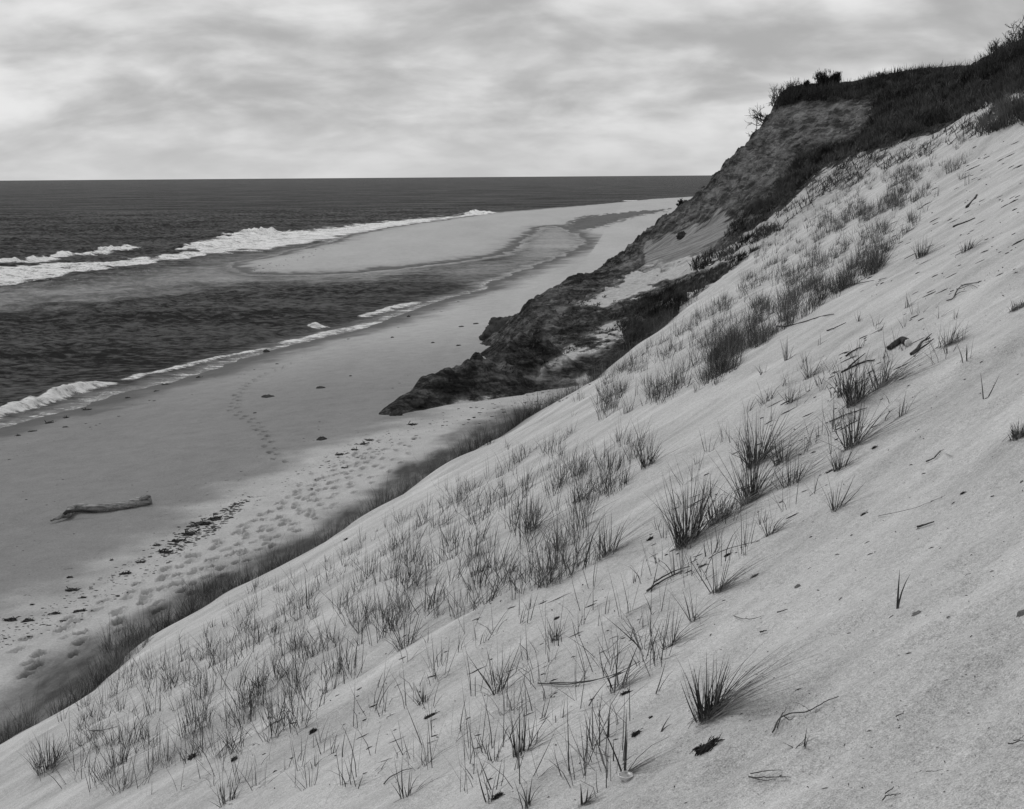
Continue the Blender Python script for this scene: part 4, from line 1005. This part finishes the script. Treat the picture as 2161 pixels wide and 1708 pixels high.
twig([(1580, 1645), (1600, 1642), (1630, 1636), (1668, 1630)], 'bundle of dry straws lying flat near the bottom right', 3.4, extra=[[(1580, 1648), (1610, 1648), (1640, 1640)], [(1584, 1643), (1620, 1633), (1650, 1628)]])
twig([(1998, 636), (2012, 632), (2020, 612), (2035, 602), (2060, 600)], 'forked bare twig on the upper right sand', 2.6, extra=[[(2018, 616), (2030, 614), (2044, 608)], [(2028, 606), (2050, 606), (2062, 612)], [(2012, 630), (2024, 622), (2040, 618)]])
twig([(2128, 1566), (2140, 1572), (2152, 1568), (2165, 1574)], 'twisted dark twig cut by the right edge', 3, 'darkwood', extra=[[(2138, 1572), (2150, 1576), (2161, 1566)]])
twig([(1935, 1115), (1950, 1110), (1971, 1103)], 'short dark stick with a blade behind it on bare sand', 5, 'darkwood')
twig([(1854, 1092), (1900, 1081), (1940, 1073), (1995, 1043)], 'long thin straw lying across bare sand', 1.2)
twig([(1548, 1308), (1565, 1310), (1590, 1306), (1611, 1300)], 'curved straw on bare sand below the slim tall tuft', 2)
twig([(1640, 1301), (1662, 1294)], 'short dark chip right of the curved straw', 3, 'darkwood')
twig([(1604, 1336), (1618, 1330)], 'short black chip below the curved straw', 4, 'darkwood')
twig([(1955, 1626), (1975, 1626), (1991, 1620)], 'thin curved straw at the bottom right', 1.6)
twig([(1862, 1702), (1868, 1692), (1885, 1690), (1900, 1690)], 'crooked dark twig on the bottom edge at right', 3, 'darkwood', extra=[[(1868, 1694), (1884, 1682), (1885, 1678)]])
twig([(1891, 1518), (1897, 1514), (1905, 1512), (1907, 1507)], 'small hooked twig on bare sand', 2.4, 'darkwood')
twig([(1679, 1586), (1703, 1560)], 'dry straw leaning right of the faint small shoot', 1.8, extra=[[(1681, 1587), (1720, 1560)]])
twig([(1954, 980), (1972, 972), (1984, 958)], 'bent black twig at the right, near a pale twig', 3, 'darkwood', extra=[[(1972, 972), (1990, 958)]])
twig([(1995, 960), (2010, 968)], 'short pale twig beside the bent black one', 3, 'bleached')
twig([(1785, 755), (1800, 744), (1817, 736)], 'dark stick left of the thick driftwood stick', 4, 'darkwood')
twig([(1922, 752), (1935, 738), (1945, 722), (1962, 716)], 'torn root strip right of the thick driftwood stick', 6, 'darkwood', extra=[[(1926, 752), (1950, 736), (1970, 720)], [(1935, 740), (1944, 730), (1966, 708)]])
twig([(1775, 788), (1800, 775), (1825, 766), (1846, 762)], 'dark root ridge above the large dark clump', 5, 'darkwood', extra=[[(1790, 780), (1812, 762), (1826, 752)]])
twig([(1640, 690), (1660, 690), (1700, 680), (1740, 668), (1760, 665)], 'long dark root exposed below the far belt of grass', 3, 'darkwood')
twig([(1745, 700), (1760, 694), (1785, 684)], 'wavy dark root on the sand below the far belt', 3, 'darkwood')
twig([(1135, 1450), (1200, 1446), (1250, 1438), (1300, 1425), (1350, 1410)], 'long dark line of dead stem crossing the lower middle', 3.0, extra=[[(1160, 1450), (1230, 1444), (1280, 1436)]])
twig([(1365, 1254), (1385, 1240), (1410, 1226), (1440, 1212)], 'dark diagonal dead stem between two blades', 5, 'darkwood', extra=[[(1380, 1240), (1420, 1216), (1456, 1206)]])
twig([(1495, 1185), (1516, 1170), (1540, 1160), (1580, 1154), (1604, 1152)], 'thin stem with a dark tip left of the tuft with a brown sheaf', 2)
twig([(190, 1546), (215, 1544), (250, 1536)], 'short dry straw on the lower left sand', 2)
twig([(1750, 975-80), (1790, 880), (1830, 868)], 'dead stem beside the large dark clump', 3)
twig([(1770, 610), (1800, 600), (1840, 594), (1870, 588)], 'thin dark root line right of the thick belt', 2, 'darkwood')
twig([(2040, 440), (2058, 420), (2062, 412)], 'dark torn strip of root high on the right sand', 7, 'darkwood')
twig([(2012, 480), (2030, 474), (2058, 462)], 'dark wisp of root below the torn strip', 4, 'darkwood')
twig([(810, 1653), (820, 1640), (850, 1625), (870, 1622)], 'bent leaf arching over near the bottom left of centre', 3)
# small debris (stuff)
bits = []
reg = [([(1500, 1250), (2161, 850), (2161, 1700), (1400, 1700)], 420, (.6, 3.0)), ([(300, 1650), (900, 1300), (1400, 1200), (1400, 1690), (500, 1700)], 220, (.8, 3.2)), ([(1600, 900), (2161, 500), (2161, 850), (1700, 1150)], 160, (.8, 3))]
for poly, N, (a_, b_) in reg:
    P_ = np.array(poly, float); lo, hi = P_.min(0), P_.max(0); q = lo+rng.random((N*3, 2))*(hi-lo); q = q[inpoly(q[:, 0], q[:, 1], P_)][:N]
    Wd, t, dn = hit(q)
    for p, tt in zip(Wd, t):
        r = random.uniform(a_, b_)*random.random()*tt/F
        d = rng.normal(0, 1, 2); d /= np.hypot(*d); L = r*random.uniform(.6, 3); p = p+[0, 0, .002]
        dx = np.array([d[0]*L, d[1]*L, slope_z(d[0]*L, d[1]*L)]); bits.append(tube([p-dx, p+[0, 0, r*.4], p+dx], [r*.25, r*.5, r*.2], 4, .3))
for poly, N, (a_, b_) in [([(1780, 620), (1900, 430), (2080, 290), (2161, 290), (2161, 560), (2000, 640)], 170, (6, 34)), ([(1350, 1150), (1700, 760), (1950, 640), (2000, 760), (1750, 1000), (1500, 1300)], 130, (8, 46)), ([(500, 1560), (900, 1330), (1350, 1200), (1300, 1500), (700, 1680)], 90, (10, 60))]:
    P_ = np.array(poly, float); lo, hi = P_.min(0), P_.max(0); q = lo+rng.random((N*4, 2))*(hi-lo); q = q[inpoly(q[:, 0], q[:, 1], P_)][:N]
    Wd, t, dn = hit(q)
    for p, tt in zip(Wd, t):
        L = random.uniform(a_, b_)*random.random()**1.5*tt/F; aa = TR+random.gauss(0, .22); n_ = 5; pth = []
        for k_ in range(n_):
            q1_ = (k_/(n_-1)-.5)*L; ox = cos(aa)*q1_+random.gauss(0, .02)*L; oy = sin(aa)*q1_+random.gauss(0, .04)*L; pth.append([p[0]+ox, p[1]+oy, p[2]+slope_z(ox, oy)+.004])
        rr_ = random.uniform(.5, 1.3)*tt/F; bits.append(tube(pth, [rr_*.4, rr_, rr_*1.1, rr_*.8, rr_*.3], 4, .3))
v, f = join(bits); tag(tri_obj('sand_debris', v, f, M['darkwood']), 'tiny dark chips and grains of debris strewn on the bare sand', 'debris', kind='stuff')
bits = []
for poly, N, (a_, b_) in [([(-20, 1330), (120, 1270), (260, 1190), (380, 1110), (520, 1040), (560, 1060), (420, 1150), (200, 1300), (0, 1370)], 700, (1.5, 6)), ([(330, 1165), (400, 1110), (470, 1075), (520, 1050), (510, 1075), (470, 1110), (420, 1140), (350, 1180)], 420, (3, 9)), ([(560, 1030), (700, 950), (860, 900), (980, 885), (900, 920), (760, 985), (620, 1050)], 260, (1, 5)), ([(0, 960), (300, 840), (560, 765), (900, 655), (1120, 580), (1130, 585), (900, 672), (560, 790), (300, 865), (0, 985)], 330, (1, 5)),
   ([(430, 1000), (900, 750), (1100, 800), (900, 850), (600, 950), (0, 1250), (0, 1000)], 110, (1, 4)), ([(500, 575), (640, 530), (760, 495), (780, 500), (650, 545), (560, 580)], 120, (1, 4)), ([(940, 865), (1250, 800), (1240, 830), (1000, 900), (900, 895)], 140, (1.5, 6))]:
    P_ = np.array(poly, float); lo, hi = P_.min(0), P_.max(0); q = lo+rng.random((N*6, 2))*(hi-lo); q = q[inpoly(q[:, 0], q[:, 1], P_)][:N]
    Wd, t, dn = hit(q)
    for p, tt, dn_ in zip(Wd, t, dn):
        if tt > 200: continue
        r = random.uniform(a_, b_)*random.random()*tt/F; v_, f_ = lump(r, r*.5, r*.25, .5, 7, 4); bits.append((v_+p, f_))
v, f = join(bits); tag(tri_obj('wrack_line', v, f, M['weed']), 'fine dark seaweed crumbs marking the tide lines on the beach', 'wrack', kind='stuff')

# ------------------------------------------------------------------ shrubs on the bluff
def shrub_bits(h, n0, lean, spread, depth=4, thin=.02):
    bits = []
    def grow(p, d, L, r, k):
        n_ = 4; path = [p]; q = p.copy(); dd_ = d.copy()
        for i in range(n_):
            dd_ = dd_+rng.normal(0, .16, 3)+np.array([0, 0, .05]); dd_ /= np.linalg.norm(dd_); q = q+dd_*L/n_; path.append(q.copy())
        bits.append(tube(path, np.linspace(r, r*.6, n_+1), 4, 0, False))
        if k > 0:
            for j in range(random.randint(2, 4)):
                i = random.randint(1, n_); nd = dd_+rng.normal(0, .55, 3); nd /= np.linalg.norm(nd); grow(path[i], nd, L*random.uniform(.5, .8), r*.62, k-1)
    for j in range(n0):
        d = np.array(lean)+rng.normal(0, spread, 3); d[2] = abs(d[2])+.2 if lean[2] > 0 else d[2]; d /= np.linalg.norm(d)
        grow(rng.normal(0, .12*h, 3)*[1, 1, .2], d, h*.45, thin, depth)
    return bits
def shrub(x, y, hpx, lab, lean=(0, 0, 1), spread=.4, n0=5, name='bare_shrub', needles=False, depth=3, s_=96):
    P = np.array(at_s(x, y, s_)); X_, Y_ = xy(P[0], P[1]); zz_ = float(ground([X_], [Y_])[0]); 
    if abs(zz_-P[2]) > 3 : zz_ = P[2]
    t = s_; h = hpx*t/F
    e = bpy.data.objects.new(name, None); COL.objects.link(e); e.location = (X_, Y_, zz_ if lean[2] > .5 else P[2]); tag(e, lab, 'shrub')
    b = shrub_bits(h, n0, lean, spread, depth, .012+.012*h)
    v, f = join(b); tri_obj('branches', v, f, M['twig'], e, True)
    if needles:
        tips = v[rng.integers(0, len(v), 2600)]; nb = len(tips)
        bl = np.zeros((nb, 8)); bl[:, :3] = tips+rng.normal(0, .05*h, (nb, 3)); bl[:, 3] = rng.uniform(.08, .2, nb)*h; bl[:, 4] = rng.uniform(0, 1.4, nb); bl[:, 5] = rng.random(nb)*2*pi; bl[:, 7] = .035*h
        vv, ff = blade_mesh(bl, 2); make_obj('foliage', vv, ff, M['needle'], e)
shrub(1738, 192, 36, 'dark dense evergreen bush on the bluff edge against the sky', (0, 0, 1), 1.0, 12, 'evergreen_bush', True, 3)
shrub(1764, 192, 30, 'lower dark evergreen bush at the right of the dense one', (0, 0, 1), 1.0, 9, 'evergreen_bush', True, 3)
shrub(1712, 194, 24, 'small evergreen bush at the left of the dense one', (0, 0, 1), .8, 5, 'evergreen_bush', True, 2)
shrub(1640, 225, 52, 'tall leafless shrub standing at the left corner of the bluff top', (-.1, 0, 1), .35, 6)
shrub(1662, 205, 42, 'leafless shrub just right of the corner shrub', (0, 0, 1), .4, 7)
shrub(1682, 200, 38, 'leafless shrub between corner shrub and evergreen', (0, 0, 1), .4, 7)
shrub(1625, 262, 62, 'leafless shrub hanging out from the cliff edge over the sea', (-1, 0, .15), .4, 7)
shrub(1612, 285, 46, 'lower leafless shrub drooping from the cliff edge', (-1, 0, -.1), .35, 6)
for j, (x, y, h) in enumerate([(2098, 142, 36), (2120, 130, 42), (2140, 115, 44), (2160, 105, 50), (2180, 95, 50)]):
    shrub(x, y, h, ['leafless shrub at the low left end of the thicket on the upper right crest', 'second shrub of the crest thicket from the left', 'middle shrub of the crest thicket at upper right', 'tall shrub of the crest thicket touching the right edge', 'shrub of the crest thicket mostly outside the right edge'][j], (0, 0, 1), .5, 8, s_=76)
for j, (x, y, h) in enumerate([(1810, 186, 16), (1835, 178, 18), (1860, 168, 16)]):
    shrub(x, y, h, ['low twiggy shrub right of the evergreens on the skyline', 'low twiggy shrub midway along the bluff skyline', 'low twiggy shrub where the skyline starts to rise'][j], (0, 0, 1), .6, 7, s_=93)
shrub(1435, 448, 16, 'small bush clinging to the lower edge of the bluff above the far beach', (0, 0, 1), .8, 8, 'evergreen_bush', True, 2, s_=97)

# ------------------------------------------------------------------ sky and light
w = bpy.data.worlds.new('World'); sc.world = w; w.use_nodes = True; nt = w.node_tree; nt.nodes.clear(); g = G(nt)
SUN_EL = radians(52); SUN_AZ = radians(-38)   # azimuth from +Y towards +X
sky = nt.nodes.new('ShaderNodeTexSky'); sky.sky_type = 'NISHITA'; sky.sun_disc = False; sky.sun_elevation = SUN_EL; sky.sun_rotation = SUN_AZ
bw = nt.nodes.new('ShaderNodeRGBToBW'); g.link(sky.outputs[0], bw.inputs[0])
tc = nt.nodes.new('ShaderNodeTexCoord').outputs['Generated']
sp = nt.nodes.new('ShaderNodeSeparateXYZ'); g.link(tc, sp.inputs[0])
zc = g.math('MAXIMUM', sp.outputs[2], 0.0); den = g.math('ADD', zc, .32)
cx = g.math('DIVIDE', sp.outputs[0], den); cy = g.math('DIVIDE', sp.outputs[1], den)
cb = nt.nodes.new('ShaderNodeCombineXYZ'); g.link(cx, cb.inputs[0]); g.link(cy, cb.inputs[1]); cb.inputs[2].default_value = 41.9
c1 = g.noise(g.mapv(cb.outputs[0], (0, 0, .25), scale=(.9, .9, 1)), 1.6, 2, .45, .3)
c2 = g.noise(g.mapv(cb.outputs[0], (0, 0, .3), scale=(.85, 1.0, 1)), 4.0, 6, .5, .35)
c3 = g.noise(g.mapv(cb.outputs[0], (0, 0, .1), scale=(.9, 1, 1)), 10., 5, .5, .2)
cl = g.math('ADD', g.math('MULTIPLY', c1, .36), g.math('ADD', g.math('MULTIPLY', c2, .50), g.math('MULTIPLY', c3, .14)))
cl = g.ramp(cl, .36, .62)
el = sp.outputs[2]
lev = g.mix(cl, .38, .74)
hz = g.ramp(el, 0.0, .06, 1, 0)
lev = g.mix(g.math('MULTIPLY', hz, .6), lev, .57)
low = g.ramp(el, -.02, 0.0, .0, 1.)
lev = g.mix(low, .12, lev)
lev = g.math('ADD', lev, g.math('MULTIPLY', bw.outputs[0], .004))
bg = nt.nodes.new('ShaderNodeBackground'); cc = nt.nodes.new('ShaderNodeCombineColor')
for k_ in range(3): g.link(lev, cc.inputs[k_])
g.link(cc.outputs[0], bg.inputs[0]); bg.inputs[1].default_value = 1.0
o = nt.nodes.new('ShaderNodeOutputWorld'); g.link(bg.outputs[0], o.inputs[0])
sd_ = bpy.data.lights.new('sun', 'SUN'); sd_.energy = 1.1; sd_.angle = radians(22); sd_.color = (1, 1, 1)
so = bpy.data.objects.new('sun', sd_); COL.objects.link(so)
dirv = Vector((sin(SUN_AZ)*cos(SUN_EL), cos(SUN_AZ)*cos(SUN_EL), sin(SUN_EL)))
so.rotation_euler = dirv.to_track_quat('Z', 'Y').to_euler(); so.location = dirv*50

# ------------------------------------------------------------------ camera
cd = bpy.data.cameras.new('camera'); cd.sensor_fit = 'HORIZONTAL'; cd.sensor_width = 36; cd.lens = 36*F/2161.; cd.clip_start = .1; cd.clip_end = 60000
co = bpy.data.objects.new('camera', cd); COL.objects.link(co)
fw = Vector((0, cos(PIT), -sin(PIT))); up0 = Vector((0, sin(PIT), cos(PIT))); Xw = Vector((1, 0, 0))
rt = Xw*cos(ROLL)-up0*sin(ROLL); up = Xw*sin(ROLL)+up0*cos(ROLL)
mtx = Matrix((rt, up, -fw)).transposed().to_4x4(); mtx.translation = (0, 0, H); co.matrix_world = mtx
sc.camera = co
vs = sc.view_settings; vs.view_transform = 'Standard'; vs.look = 'None'; vs.exposure = 0.08; vs.gamma = 1
sc.cycles.max_bounces = 4
